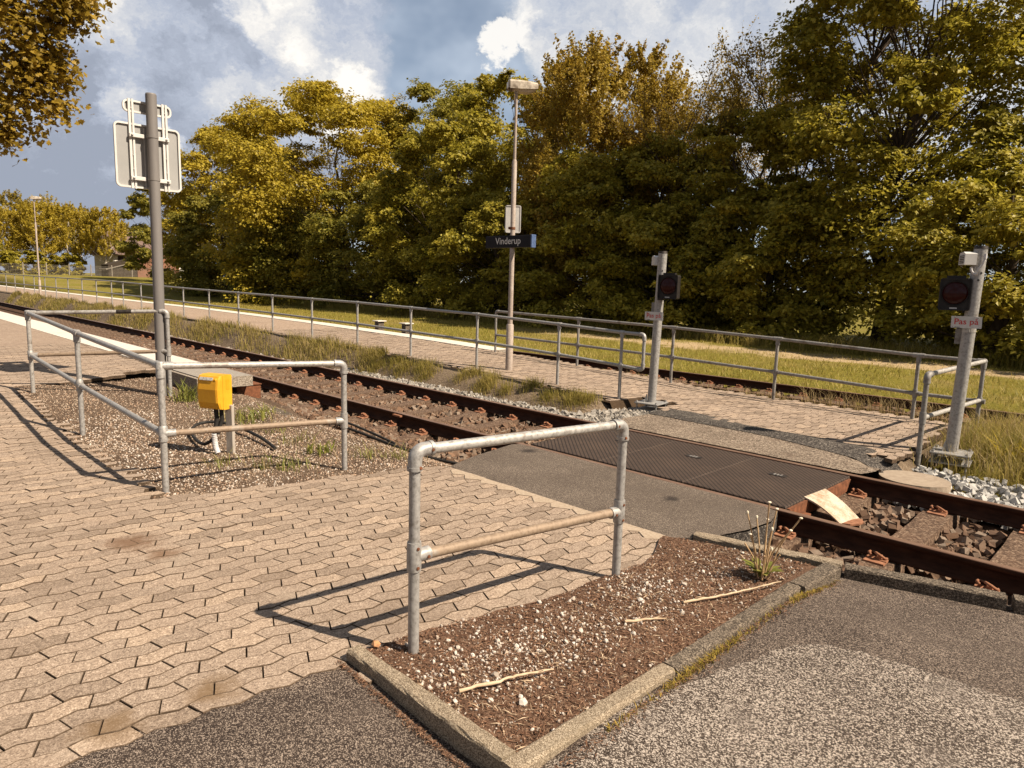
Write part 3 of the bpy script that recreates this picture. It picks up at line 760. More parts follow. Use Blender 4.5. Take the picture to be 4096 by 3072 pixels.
kerb('kerb_stone', 'mossy grey kerb stone along the middle of the mulch strip', (-1.43, 2.432), (-1.418, 3.66), .078, .042, .16, 'kerb_old')
kerb('kerb_stone', 'short cracked kerb stone by the dandelion plant, next to the track', (-1.41, 3.685), (-1.385, 4.12), .10, .036, .16, 'kerb_old')
kerb('kerb_stone', 'sandy concrete kerb at the far end of the mulch strip beside the ballast', (-2.22, 3.99), (-1.36, 4.22), .085, .028, .16, 'kerb_concrete')
kerb('kerb_stone', 'dark kerb stone between asphalt and near rail on the right', (-1.345, 4.225), (-.585, 4.465), .09, .02, .18, 'kerb_old')
kerb('kerb_stone', 'dark kerb stone at the right edge of the photo beside the near rail', (-.55, 4.475), (.9, 4.93), .09, .02, .18, 'kerb_old')

# ------------------------------------------------------------------ tracks
YA, YB = 5.022, 6.529
RP = [(-.0625, -.149), (-.0625, -.139), (-.02, -.127), (-.0085, -.112), (-.0075, -.055), (-.014, -.042), (-.0335, -.036), (-.0345, -.012), (-.031, -.005), (-.020, -.0012), (0, 0),
      (.020, -.0012), (.031, -.005), (.0345, -.012), (.0335, -.036), (.014, -.042), (.0075, -.055), (.0085, -.112), (.02, -.127), (.0625, -.139), (.0625, -.149)]
def rail(label, y, x0, x1, z0=0.0, yfun=None, bracket=False):
    mb = MB(); xs = np.linspace(x0, x1, max(2, int((x1 - x0)/2.0))); n = len(RP); vs = []
    for x in xs:
        yy = y + (yfun(x) if yfun else 0)
        vs += [(x, yy + a, z0 + b) for a, b in RP]
    o = mb.n; mb.v.extend(vs); mb.n += len(vs)
    for i in range(len(xs) - 1):
        for k in range(n):
            k2 = (k + 1) % n
            mb.f.append((i*n + k, (i + 1)*n + k, (i + 1)*n + k2, i*n + k2)); mb.mi.append(1 if 8 <= k <= 11 else 0); mb.sm.append(1 <= k <= 18)
    mb.f.append(tuple(range((len(xs) - 1)*n, len(xs)*n))); mb.mi.append(0); mb.sm.append(False)
    t = mb.build('rail', ['rail_side', 'rail_top'], origin=(-1, y, z0)); tag(t, label, 'rail', 'rusty steel rails')
    return t
ra = rail('rusty near rail of the main track, running past the rubber crossing panel', YA, -130, 9)
mb = MB(); mb.box((-6.95, YA - .05, -.03), (.16, .05, .022), bev=.003); mb.build('bracket', 'clip_rust', ra)
rail('rusty far rail of the main track, beside the far asphalt', YB, -130, 9)
Y2A, Y2B = 11.0, 12.5
z2 = -.06
curve2 = lambda x: -.0028*max(0, -x - 7)**2 if x < -7 else 0
rail('low rusty rail of the second track right behind the paving', Y2A, -10.8, 9, z2)
rail('rusty rail of the second track nearest the lawn', Y2B, -40, 9, z2)

def clip_mesh():
    mb = MB()
    pts = [(-.055, .01, .012), (-.05, .05, .02), (-.02, .075, .045), (.01, .06, .05), (.015, .02, .035), (.0, -.012, .02), (.03, -.02, .022), (.055, .01, .035), (.055, .05, .04), (.035, .07, .03)]
    P = []
    for i in range(len(pts) - 1):
        for t in (0, .5): P.append(tuple(lerp(a, b, t) for a, b in zip(pts[i], pts[i + 1])))
    P.append(pts[-1]); mb.tube(P, .0095, 6)
    mb.box((0, .025, .004), (.13, .11, .016)); mb.box((-.012, .045, .02), (.03, .05, .03), bev=.004)
    mb.box((0, .105, .0), (.13, .05, .012))
    return mb
_c = clip_mesh(); _co = _c.build('rail_clip', 'clip_rust'); CLIP = _co.data; bpy.data.objects.remove(_co)
SLV = [(-1.21, -.02), (-.98, -.0), (-.5, 0), (-.28, -.022), (.28, -.022), (.5, 0), (.98, 0), (1.21, -.02)]
def sleeper_mesh():
    mb = MB(); w0, w1 = .105, .135; vs = []
    for y, dz in SLV: vs += [(-w1, y, -.2), (-w0, y, dz), (w0, y, dz), (w1, y, -.2)]
    fs = []
    for i in range(len(SLV) - 1):
        a = i*4; b = a + 4
        fs += [(a, b, b + 1, a + 1)[::-1], (a + 1, b + 1, b + 2, a + 2)[::-1], (a + 2, b + 2, b + 3, a + 3)[::-1]]
    fs += [(0, 1, 2, 3), (31, 30, 29, 28)]
    mb.add(vs, [f[::-1] for f in fs]); return mb
_s = sleeper_mesh(); _so = _s.build('sleeper', 'sleeper_concrete'); SLEEPER = _so.data; bpy.data.objects.remove(_so)
def sleeper(x, yc, z, label, group, clips=True, yA=None, yB=None):
    o = bpy.data.objects.new('railway_sleeper', SLEEPER); COL.objects.link(o); o.location = (x, yc, z - .155); tag(o, label, 'sleeper', group)
    if clips:
        for yr in (yA, yB):
            for sgn in (1, -1):
                c = bpy.data.objects.new('rail_clip', CLIP); COL.objects.link(c); c.parent = o
                c.location = (0, yr - yc + sgn*.05, .006); c.rotation_euler = (0, 0, 0 if sgn > 0 else PI)
    return o
YC = (YA + YB)/2
GS = 'concrete sleepers of the main track'
for k in range(-6, 50):
    x = -1.37 - k*.6255
    if -4.75 < x < -2.15: continue
    if x > .6: continue
    lab = 'weathered brown sleeper of the main track, left of the rubber crossing panel'
    if k == 0: lab = 'stained brown sleeper nearest the right end of the rubber panel, under the sloping pale plate'
    if k == -1: lab = 'second sleeper right of the rubber panel, moss-free brown concrete between grey stones'
    if k == -2: lab = 'third brown sleeper right of the rubber panel, at the right edge of the photo'
    if k == -3: lab = 'fourth sleeper right of the rubber panel, mostly outside the frame'
    if x < -24: lab = 'small distant brown sleeper of the main track beside the near platform'
    o = sleeper(x, YC, 0, lab, GS if lab.startswith(('weathered', 'small')) else None, x > -22, YA, YB)
for k in range(17):
    x = -.6 - k*.62
    sleeper(x, (Y2A + Y2B)/2, z2, 'concrete sleeper of the second track between paving and lawn', 'concrete sleepers of the second track', True, Y2A, Y2B)

# rubber crossing panels
for i, (x0, x1) in enumerate(((-4.78, -3.89), (-3.885, -2.985), (-2.98, -2.09))):
    lab = ('ridged dark rubber crossing panel at the left end, behind the foreground railing post', 'middle ridged rubber crossing panel with a small lifting slot', 'ridged rubber crossing panel at the right end, above the sloping pale plate')[i]
    t = thing('crossing_panel', lab, 'crossing panel', ((x0 + x1)/2, YC, 0), 'rubber panels between the rails')
    mb = MB(); mb.box(((x0 + x1)/2, YC, -.045), (x1 - x0, 1.36, .085), bev=.006); mb.build('rubber_mat', 'rubber_panel', t)
    cx_ = (x0 + x1)/2 + (.1, .05, .0)[i]
    mb = MB(); mb.box((cx_, YC + .18, -.001), (.16, .07, .006)); mb.build('lifting_slot', 'dark_steel', t)
    mb = MB()
    for k in (-1, 0, 1): mb.box((cx_ + k*.03, YC + .18, .003), (.012, .05, .006))
    mb.build('slot_bar', 'galvanised_dull', t)
    if i == 2:
        mb = MB(); mb.prism([(0, 0), (1.30, 0), (1.22, -.10), (.95, -.12), (.35, -.12), (.1, -.06)], (x1 - .01, YC - .65, -.02), (0, 1, 0), (0, 0, 1), (1, 0, 0), .03)
        mb.box((x1 + .03, YC - .5, -.1), (.16, .1, .05)); mb.build('steel_frame', 'rust_steel', t)
t = thing('deflector_plate', 'pale flaking sloping plate at the right end of the rubber panel', 'plate', (-1.95, 5.6, -.1))
mb = MB()
a0, a1 = Vector((-2.10, 5.47, .004)), Vector((-2.075, 5.84, .004)); b0, b1 = Vector((-1.82, 5.50, -.15)), Vector((-1.74, 5.72, -.15))
N_ = 8; vs = []
for i in range(N_ + 1):
    s = i/N_
    for q, z in ((lerp(a0, b0, s), 0), (lerp(a1, b1, s), 0)):
        vs.append((q.x, q.y, q.z + .02*math.sin(PI*s)))
n0 = len(vs); vs += [(x, y, z - .012) for x, y, z in vs]
fs = []
for i in range(N_):
    fs += [(2*i, 2*i + 2, 2*i + 3, 2*i + 1), (n0 + 2*i, n0 + 2*i + 1, n0 + 2*i + 3, n0 + 2*i + 2), (2*i, n0 + 2*i, n0 + 2*i + 2, 2*i + 2), (2*i + 1, 2*i + 3, n0 + 2*i + 3, n0 + 2*i + 1)]
fs += [(0, 1, n0 + 1, n0), (2*N_, n0 + 2*N_, n0 + 2*N_ + 1, 2*N_ + 1)]
mb.add(vs, fs); mb.build('sloping_sheet', 'plate_paint', t)
mb = MB(); mb.prism([(0, 0), (.24, 0), (.22, .05), (.16, .085), (.08, .085), (.02, .05)], (-1.80, 5.49, -.155), (.12, .97, 0), (1, .1, 0), (0, 0, 1), .014); o = mb.build('rounded_foot', 'clip_rust', t)
o['label'] = 'rusty rounded lower end of the plate'

# ------------------------------------------------------------------ pipe railings
def elbow(mb, c, d1, d2, r, R, n=14):
    """smooth 90 degree bend at corner c: arms leave along d1 and d2"""
    c, d1, d2 = Vector(c), Vector(d1).normalized(), Vector(d2).normalized()
    pts = [c + d1*(R + .035), c + d1*R]
    for i in range(1, 7):
        t = i/7; pts.append((c + d1*R)*(1 - t)**2 + c*2*t*(1 - t) + (c + d2*R)*t**2)
    pts += [c + d2*R, c + d2*(R + .035)]
    mb.tube(pts, [r*1.0] + [r]*(len(pts) - 2) + [r], n)
    for d in (d1, d2):
        mb.tube([c + d*(R + .02), c + d*(R + .036)], r*1.09, n)
def screw(mb, c, d):
    c, d = Vector(c), Vector(d).normalized(); mb.tube([c - d*.003, c + d*.003], .0075, 8); mb.tube([c + d*.002, c + d*.0045], .004, 6)
PR, FR = .0242, .031
# foreground guard rail
gL, gR = Vector((-2.28, 1.72, 0)), Vector((-2.17, 3.05, 0)); gd = (gR - gL).normalized(); gn = Vector((gd.y, -gd.x, 0))
t = thing('guard_railing', 'short two-post galvanised pipe railing in the foreground between paving and mulch', 'railing', (-2.22, 2.38, 0))
zL, zR, mL, mR = .922, .888, .455, .395
for (b, zt, zm, lb) in ((gL, zL, mL, None), (gR, zR, mR, None)):
    mb = MB(); mb.tube([b + Vector((0, 0, -.1)), b + Vector((0, 0, .3)), b + Vector((0, 0, zt - .05))], PR, 20); mb.build('post', 'galvanised', t)
mb = MB(); mb.tube([lerp(gL + Vector((0, 0, zL)), gR + Vector((0, 0, zR)), s) for s in (.05, .35, .65, .95)], PR, 20); o = mb.build('top_rail', 'galvanised_worn', t)
mb = MB(); mb.tube([lerp(gL + Vector((0, 0, mL)), gR + Vector((0, 0, mR)), s) for s in (.03, .5, .97)], PR, 20); o = mb.build('middle_rail', 'galvanised_brown', t); o['label'] = 'brown stained lower rail'
for b, zt, zm, sg in ((gL, zL, mL, 1), (gR, zR, mR, -1)):
    mb = MB(); elbow(mb, b + Vector((0, 0, zt)), gd*sg, (0, 0, -1), FR, .05, 18); e = mb.build('elbow_fitting', 'galvanised', t)
    mb = MB(); screw(mb, b + Vector((0, 0, zt)) + gd*sg*.072 + gn*FR*.97*1.03, gn); screw(mb, b + Vector((0, 0, zt - .072)) + gn*FR*1.0 + gd*sg*.01, gn); mb.build('set_screw', 'rust_steel', e)
    mb = MB(); c = b + Vector((0, 0, zm)); mb.tube([c + Vector((0, 0, -.065)), c + Vector((0, 0, -.05)), c + Vector((0, 0, .05)), c + Vector((0, 0, .065))], [FR*.98, FR*1.04, FR*1.04, FR*.98], 18)
    mb.tube([c, c + gd*sg*.06, c + gd*sg*.075], [FR*.95, FR, FR*.97], 18); e = mb.build('tee_fitting', 'galvanised', t)
    mb = MB(); screw(mb, c + Vector((0, 0, .042)) + gn*FR*1.03, gn); screw(mb, c + Vector((0, 0, -.045)) + gn*FR*1.03, gn); screw(mb, c + gd*sg*.055 + gn*FR*1.0 + Vector((0, 0, -.005)), gn); mb.build('set_screw', 'rust_steel', e)

# box railing round the gravel bed
bC, bM, bF, bB, bR = [Vector(q) for q in ((-5.42, 1.74, 0), (-7.85, 1.76, 0), (-10.2, 1.78, .12), (-9.35, 3.11, .1), (-5.13, 3.11, 0))]
tz = dict(C=.955, M=1.03, F=1.115, B=1.165, R=.92); mz = dict(C=.443, M=.51, F=.592, B=.655, R=.425)
t = thing('box_railing', 'galvanised pipe railing around three sides of the gravel bed on the left', 'railing', (-7.6, 2.3, 0))
P = dict(C=bC, M=bM, F=bF, B=bB, R=bR)
def at(k, z): return Vector((P[k].x, P[k].y, z))
for k in 'CMFBR':
    mb = MB(); mb.tube([at(k, P[k].z - .15), at(k, tz[k] - (.05 if k in 'BR' else 0))], PR, 16); mb.build('post', 'galvanised' if k != 'F' else 'galvanised_worn', t)
for a, b, mt in (('C', 'M', 'galvanised'), ('M', 'F', 'galvanised'), ('F', 'B', 'galvanised_worn'), ('C', 'R', 'galvanised_worn')):
    A, B = at(a, tz[a]), at(b, tz[b]); d = (B - A).normalized(); mb = MB(); mb.tube([A, lerp(A, B, .5), B - d*(.06 if b in 'BR' else 0)], PR, 16); mb.build('top_rail', mt, t)
    A, B = at(a, mz[a]), at(b, mz[b]); mb = MB(); mb.tube([A, lerp(A, B, .5), B], PR, 16); mb.build('middle_rail', 'galvanised' if a in 'CM' and b in 'MF' else 'galvanised_brown', t)
A, B = at('F', tz['F']), at('B', tz['B']); mb = MB(); mb.tube([lerp(A, B, .63), lerp(A, B, .74)], PR*1.06, 14); o = mb.build('tape_wrap', 'dark_steel', t)
for k, other in (('B', 'F'), ('R', 'C')):
    mb = MB(); d = at(other, tz[other]) - at(k, tz[k]); elbow(mb, at(k, tz[k]), d, (0, 0, -1), FR, .05, 16); mb.build('elbow_fitting', 'galvanised', t)
    mb = MB(); c = at(k, mz[k]); d = (at(other, mz[other]) - c).normalized(); mb.tube([c - Vector((0, 0, .065)), c + Vector((0, 0, .065))], FR*1.03, 16); mb.tube([c, c + d*.075], FR, 16); mb.build('tee_fitting', 'galvanised', t)
for k, others in (('C', 'MR'), ('F', 'MB'), ('M', 'CF')):
    for zz_ in (tz, mz):
        mb = MB()
        c = at(k, zz_[k]); up = .032 if zz_ is tz else .06
        mb.tube([c - Vector((0, 0, .09 if zz_ is tz else .06)), c + Vector((0, 0, up - .008)), c + Vector((0, 0, up))], [FR*1.04, FR*1.04, FR*.85], 16)
        for q in others: d = (at(q, zz_[q]) - c).normalized(); mb.tube([c, c + d*.085], FR, 16)
        screw(mb, at(k, zz_[k]) + Vector((.022, -.024, -.02)), (.7, -.7, 0))
        mb.build('corner_fitting' if k != 'M' else 'cross_fitting', 'galvanised', t)

# long railing on the far platform
FX = [-5.87, -7.07, -8.97, -10.9, -12.8, -14.74, -16.74, -18.76, -20.78, -22.82, -24.85, -26.88, -28.95, -30.4, -32.5, -34.7, -37.1, -39.4, -41.7, -44.2, -46.8, -49.3, -52.0]
FX += [-52 - 2.4*i for i in range(1, 9)]
FY = 8.1
FT = [(-5.87, .99), (-7.07, 1.035), (-8.97, 1.095), (-10.9, 1.125), (-12.8, 1.155), (-14.74, 1.165), (-18.76, 1.195), (-22.82, 1.225), (-26.9, 1.275), (-30.4, 1.32), (-41.7, 1.345), (-52, 1.385), (-80, 1.41)]
def zft(x): return float(np.interp(-x, [-a for a, b in FT], [b for a, b in FT]))
def zfm(x): return lerp(zf(x), zft(x), .51)
t = thing('platform_railing', 'long galvanised two-rail pipe railing along the far platform', 'railing', (-20, FY, .3))
for x in FX:
    n = 12 if x > -20 else 8; mb = MB()
    mb.tube([(x, FY, zf(x) - .25), (x, FY, zft(x))], .0235, n)
    if x > -30:
        mb.tube([(x, FY, zfm(x) - .045), (x, FY, zfm(x) + .045)], .03, n); mb.tube([(x, FY, zft(x) - .07), (x, FY, zft(x) - .01)], .03, n)
        mb.tube([(x - .045, FY, zft(x)), (x + .045, FY, zft(x))], .0295, n); mb.tube([(x - .045, FY, zfm(x)), (x + .045, FY, zfm(x))], .0295, n)
    mb.build('post', 'galvanised', t)
ex = -5.49
mb = MB(); mb.tube([(x, FY, zft(x)) for x in FX[::-1]] + [(ex - .05, FY, .985)], .0238, 10); mb.build('top_rail', 'galvanised', t)
mb = MB(); mb.tube([(x, FY, zfm(x)) for x in FX[::-1]] + [(ex - .05, FY, .49)], .0238, 10); mb.build('middle_rail', 'galvanised', t)
mb = MB(); mb.tube([(ex, FY, .93), (ex, FY, .545)], .0238, 12); elbow(mb, (ex, FY, .985), (-1, 0, 0), (0, 0, -1), .029, .05, 12); elbow(mb, (ex, FY, .49), (-1, 0, 0), (0, 0, 1), .029, .05, 12); mb.build('return_loop', 'galvanised', t)

# rear railing beside the second track with its end return
RX = [-10.62, -8.35, -6.28, -4.48, -2.58, -1.86]; RYY = 10.12
def zrt(x): return float(np.interp(x, [-10.62, -8.35, -6.28, -4.48, -2.58, -1.86], [1.055, 1.02, .985, .93, .855, .85]))
def zrm(x): return zrt(x) - .50
t = thing('rear_railing', 'dull two-rail pipe railing between far paving and second track with end return on the right', 'railing', (-5, RYY, 0))
for x in RX:
    mb = MB(); mb.tube([(x, RYY, zf(x) - .3), (x, RYY, zrt(x) - (.05 if x in (RX[0],) else 0))], .0242, 12)
    if x not in (RX[0],):
        mb.tube([(x, RYY, zrm(x) - .05), (x, RYY, zrm(x) + .05)], .031, 12); mb.tube([(x - .06, RYY, zrm(x)), (x + .06, RYY, zrm(x))], .031, 12)
        mb.tube([(x, RYY, zrt(x) - .09), (x, RYY, zrt(x))], .031, 12); mb.tube([(x - .07, RYY, zrt(x)), (x + (.07 if x < -2 else .0), RYY, zrt(x))], .031, 12)
    mb.build('post', 'galvanised_dull', t)
mb = MB(); mb.tube([(RX[0] + .05, RYY, zrt(RX[0]))] + [(x, RYY, zrt(x)) for x in RX[1:]], .0242, 12); mb.build('top_rail', 'galvanised_dull', t)
mb = MB(); mb.tube([(x, RYY, zrm(x)) for x in RX], .0242, 12); mb.build('middle_rail', 'galvanised_dull', t)
mb = MB(); elbow(mb, (RX[0], RYY, zrt(RX[0])), (1, 0, 0), (0, 0, -1), .03, .05, 12); mb.build('elbow_fitting', 'galvanised_dull', t)
fp = Vector((-1.95, 8.03, 0)); bp_ = Vector((-1.86, RYY, 0))
mb = MB(); mb.tube([fp + Vector((0, 0, -.35)), fp + Vector((0, 0, .78))], .0265, 14); mb.tube([fp + Vector((0, 0, .31)), fp + Vector((0, 0, .43))], .034, 14); o = mb.build('end_post', 'galvanised_dull', t); o['label'] = 'dark shaded end post nearest the track'
mb = MB(); mb.tube([fp + Vector((.0, .05, .825)), bp_ + Vector((0, 0, .85))], .0255, 14); mb.build('end_top_rail', 'galvanised_worn', t)
mb = MB(); mb.tube([fp + Vector((0, 0, .372)), bp_ + Vector((0, 0, .36))], .0255, 14); mb.build('end_middle_rail', 'galvanised_worn', t)
mb = MB(); elbow(mb, fp + Vector((0, 0, .825)), bp_ - fp, (0, 0, -1), .034, .052, 14); mb.build('elbow_fitting', 'galvanised_dull', t)
mb = MB(); mb.sphere((bp_.x, bp_.y, .85), .036, 12, 8); mb.tube([bp_ + Vector((0, 0, .78)), bp_ + Vector((0, 0, .86))], .033, 12); mb.build('corner_fitting', 'galvanised_dull', t)
# fence post at the right frame edge
mb = MB(); mb.tube([(-.88, 8.9, -.35), (-.88, 8.9, .45), (-.88, 8.9, .62)], .03, 12); mb.sphere((-.88, 8.9, .62), .031, 12, 6)
o = mb.build('marker_post', 'galvanised_dull', origin=(-.88, 8.9, 0)); tag(o, 'grey metal post in the shrubs at the right edge of the photo', 'post')

# ------------------------------------------------------------------ text helper
def text_mesh(body, w, h, depth=.002):
    cu = bpy.data.curves.new('txt', 'FONT'); cu.body = body; cu.extrude = 0; cu.resolution_u = 4; cu.offset = .008
    ob = bpy.data.objects.new('txt', cu); COL.objects.link(ob); bpy.context.view_layer.update()
    dg = bpy.context.evaluated_depsgraph_get(); me = bpy.data.meshes.new_from_object(ob.evaluated_get(dg)); bpy.data.objects.remove(ob)
    co = np.empty(len(me.vertices)*3); me.vertices.foreach_get('co', co); co = co.reshape(-1, 3)
    mn, mx = co.min(0), co.max(0)
    co[:, 0] = (co[:, 0] - (mn[0] + mx[0])/2)*w/(mx[0] - mn[0]); co[:, 1] = (co[:, 1] - (mn[1] + mx[1])/2)*h/(mx[1] - mn[1])
    me.vertices.foreach_set('co', co.reshape(-1)); me.update(); return me
def place_text(body, w, h, mat, parent, pos, ex, ey, name='lettering'):
    me = text_mesh(body, w, h); me.materials.clear(); me.materials.append(M[mat])
    o = bpy.data.objects.new(name, me); COL.objects.link(o); o.parent = parent
    ex, ey = Vector(ex).normalized(), Vector(ey).normalized(); ez = ex.cross(ey)
    mt = Matrix((ex, ey, ez)).transposed().to_4x4(); mt.translation = Vector(pos) - wloc(parent); o.matrix_local = mt
    return o

def rounded(w, h, r, n=6):
    out = []
    for cx_, cy_, a0 in ((w/2 - r, h/2 - r, 0), (-w/2 + r, h/2 - r, 90), (-w/2 + r, -h/2 + r, 180), (w/2 - r, -h/2 + r, 270)):
        for i in range(n + 1):
            a = math.radians(a0 + 90*i/n); out.append((cx_ + r*math.cos(a), cy_ + r*math.sin(a)))
    return out
def ring_prism(mb, w, h, r, t, o, ex, ey, ez, depth):
    a = rounded(w, h, r); b = rounded(w - 2*t, h - 2*t, max(.005, r - t)); n = len(a)
    o, ex, ey, ez = Vector(o), Vector(ex), Vector(ey), Vector(ez)
    vs = [o + ex*p[0] + ey*p[1] for p in a] + [o + ex*p[0] + ey*p[1] for p in b]; vs += [v + ez*depth for v in vs]
    fs = []
    for i in range(n):
        j = (i + 1) % n
        fs += [(i, j, n + j, n + i)[::-1], (2*n + i, 2*n + j, 3*n + j, 3*n + i), (i, j, 2*n + j, 2*n + i), (n + i, 3*n + i, 3*n + j, n + j)]
    mb.add(vs, fs)

# ------------------------------------------------------------------ road sign seen from behind
SX, SY = -9.43, 3.035
t = thing('road_sign', 'grey steel post with two traffic sign plates seen from behind, standing in the gravel bed', 'sign', (SX, SY, 0))
mb = MB(); mb.tube([(SX, SY, -.1), (SX - .01, SY + .02, 1.9), (SX - .015, SY + .03, 3.80)], [.0635, .0635, .0635], 24); mb.tube([(SX - .015, SY + .03, 3.80), (SX - .015, SY + .03, 3.815)], [.0635, .058], 24); mb.build('post', 'sign_post_paint', t)
ex, ey, ez = (0, 1, 0), (0, 0, 1), (1, 0, 0)
cx2 = SX - .115
for (yc, zc, w, h, r, nm) in ((SY + .0, 3.062, .76, .77, .06, 'main_plate'), (SY + .01, 3.647, .56, .145, .06, 'upper_plate')):
    mb = MB(); mb.prism(rounded(w, h, r), (cx2 - .006, yc, zc), ex, ey, ez, .004); pl_ = mb.build(nm, 'sign_back', t)
    mb = MB(); ring_prism(mb, w, h, r, .022, (cx2 - .01, yc, zc), ex, ey, ez, .03); mb.build('edge_frame', 'sign_alu', pl_)
for yb in (SY - .185, SY + .20):
    mb = MB(); mb.box((cx2 + .016, yb - .016, 3.20), (.03, .026, 1.06)); mb.box((cx2 + .016, yb + .022, 3.20), (.03, .022, 1.06)); mb.box((cx2 + .006, yb + .003, 3.20), (.012, .06, 1.05)); b_ = mb.build('mounting_bar', 'sign_alu', t)
    mb = MB()
    for z in (2.76, 2.9, 3.07, 3.28, 3.62): mb.sphere((cx2 + .028, yb + .003, z), .009, 8, 6)
    mb.build('bolt', 'galvanised', b_)
for z in (2.79, 3.30):
    for dy in (-.135, .155): mb = MB(); mb.box((cx2 + .045, SY + dy, z), (.03, .17, .05), bev=.006); mb.build('clamp_bracket', 'sign_alu', t)
    mb = MB(); mb.tube([(SX - .012, SY + .026, z - .014), (SX - .012, SY + .026, z + .014)], .068, 20); mb.build('clamp_band', 'sign_post_paint', t)
    for y in (SY - .19, SY + .205): mb = MB(); mb.sphere((cx2 + .065, y, z), .014, 8, 6); mb.build('bolt', 'galvanised', t)
mb = MB(); mb.box((cx2 - .001, SY - .04, 3.05), (.004, .012, .72)); mb.build('plate_seam', 'sign_alu', t)

# ------------------------------------------------------------------ platform lamps
def lamp(x, y, z0, H, label, near=True, yaw=1.05):
    t = thing('platform_lamp', label, 'lamp', (x, y, z0), 'platform lamps')
    n = 16 if near else 8
    mb = MB(); mb.tube([(x, y, z0 - .2), (x, y, z0 + .80), (x, y, z0 + .82)], [.064, .064, .046], n); mb.build('lower_sleeve', 'lamp_paint', t)
    mb = MB(); mb.tube([(x, y, z0 + .8), (x, y, z0 + H*.735), (x, y, z0 + H*.74)], [.043, .041, .028], n); mb.build('pole', 'lamp_paint', t)
    mb = MB(); mb.tube([(x, y, z0 + H*.735), (x, y, z0 + H - .12)], [.025, .024], n); mb.build('upper_pole', 'lamp_paint', t)
    d = Vector((math.cos(yaw), math.sin(yaw), 0)); s = Vector((-d.y, d.x, 0)); up = Vector((0, 0, 1)); zt = z0 + H
    # tapered hood: stations along d: (pos, halfwidth top, top z, bottom z)
    st = [(-.15, .08, -.02, -.125), (-.135, .105, .0, -.14), (.0, .115, .004, -.14), (.2, .118, -.002, -.13), (.33, .11, -.014, -.115), (.35, .095, -.03, -.10)]
    vs = []; 
    for u, w, a, b in st:
        c = Vector((x, y, zt)) + d*u
        vs += [c + s*-(w*1.0) + up*b, c + s*-(w*.97) + up*(a - .03), c + s*-(w*.8) + up*a, c + s*(w*.8) + up*a, c + s*(w*.97) + up*(a - .03), c + s*w + up*b]
    fs = []
    for i in range(len(st) - 1):
        for k in range(5): fs.append((i*6 + k, (i + 1)*6 + k, (i + 1)*6 + k + 1, i*6 + k + 1))
    fs += [(0, 1, 2, 3, 4, 5), tuple(range(len(st)*6 - 6, len(st)*6))[::-1]]
    mb = MB(); mb.add(vs, [f[::-1] for f in fs]); mb.build('lamp_hood', 'lamp_hood', t)
    vs = []
    for u, w, b, dz in ((-.05, .085, -.15, 0), (.05, .095, -.175, 0), (.2, .10, -.18, 0), (.32, .09, -.14, 0)):
        c = Vector((x, y, zt)) + d*u; vs += [c + s*-w + up*(b + .045), c + s*-w*.7 + up*b, c + s*w*.7 + up*b, c + s*w + up*(b + .045)]
    fs = [(i*4 + k, i*4 + k + 1, i*4 + k + 5, i*4 + k + 4) for i in range(3) for k in range(3)] + [(0, 3, 2, 1), (12, 13, 14, 15)]
    mb = MB(); mb.add(vs, fs); mb.build('lamp_glass', 'lamp_glass', t)
    mb = MB(); c = Vector((x, y, zt)) - d*.152; mb.box(c + up*(-.07), (.012, .09, .085), ax=(d, s, up)); mb.build('access_cover', 'sign_alu', t)
    mb = MB(); mb.tube([(x, y, zt - .2), (x, y, zt - .14)], .034, n); mb.build('collar', 'lamp_hood', t)
    return t
LX, LY = -8.58, 8.52
lamp(LX, LY, zf(LX), 4.86, 'tall pale lamp pole carrying the station name sign on the far platform')
lamp(-44.6, 8.42, .34, 5.2, 'distant pale lamp pole beyond the railing on the far left', False, 1.2)
# station name sign
t = thing('station_name_sign', 'dark blue station name sign on the lamp pole with white lettering', 'sign', (LX, LY, 2.36))
zc = 2.355
mb = MB(); mb.box((-8.655, LY - .0, zc), (1.11, .10, .205), bev=.004); mb.build('sign_box', 'name_sign_blue', t)
mb = MB(); mb.box((-8.085, LY, zc), (.03, .105, .215), bev=.003); mb.build('end_cap', 'name_sign_edge', t)
place_text('Vinderup', .62, .15, 'sign_text_white', t, (-8.64, LY - .0535, zc - .004), (1, 0, 0), (0, 0, 1))
# small plate seen from behind
t = thing('notice_plate', 'small pale rounded plate seen from behind above the station name sign', 'sign', (LX, LY, 2.75))
bx_, by2 = Vector((.70, .71, 0)), Vector((0, 0, 1)); nz_ = Vector((.71, -.70, 0))
c0 = Vector((LX - .035, LY + .035, 2.745)) - nz_*.06
mb = MB(); mb.prism(rounded(.27, .46, .03), c0, bx_, by2, nz_, .004); p0 = mb.build('plate', 'sign_alu', t)
mb = MB(); ring_prism(mb, .275, .465, .03, .014, c0 - nz_*.003, bx_, by2, nz_, .016); mb.build('edge_frame', 'sign_alu', p0)
mb = MB(); mb.tube([(LX, LY, 2.56), (LX, LY, 2.60)], .047, 12); mb.sphere((LX - .05, LY - .03, 2.585), .025, 8, 6); mb.build('clamp', 'rust_steel', t)

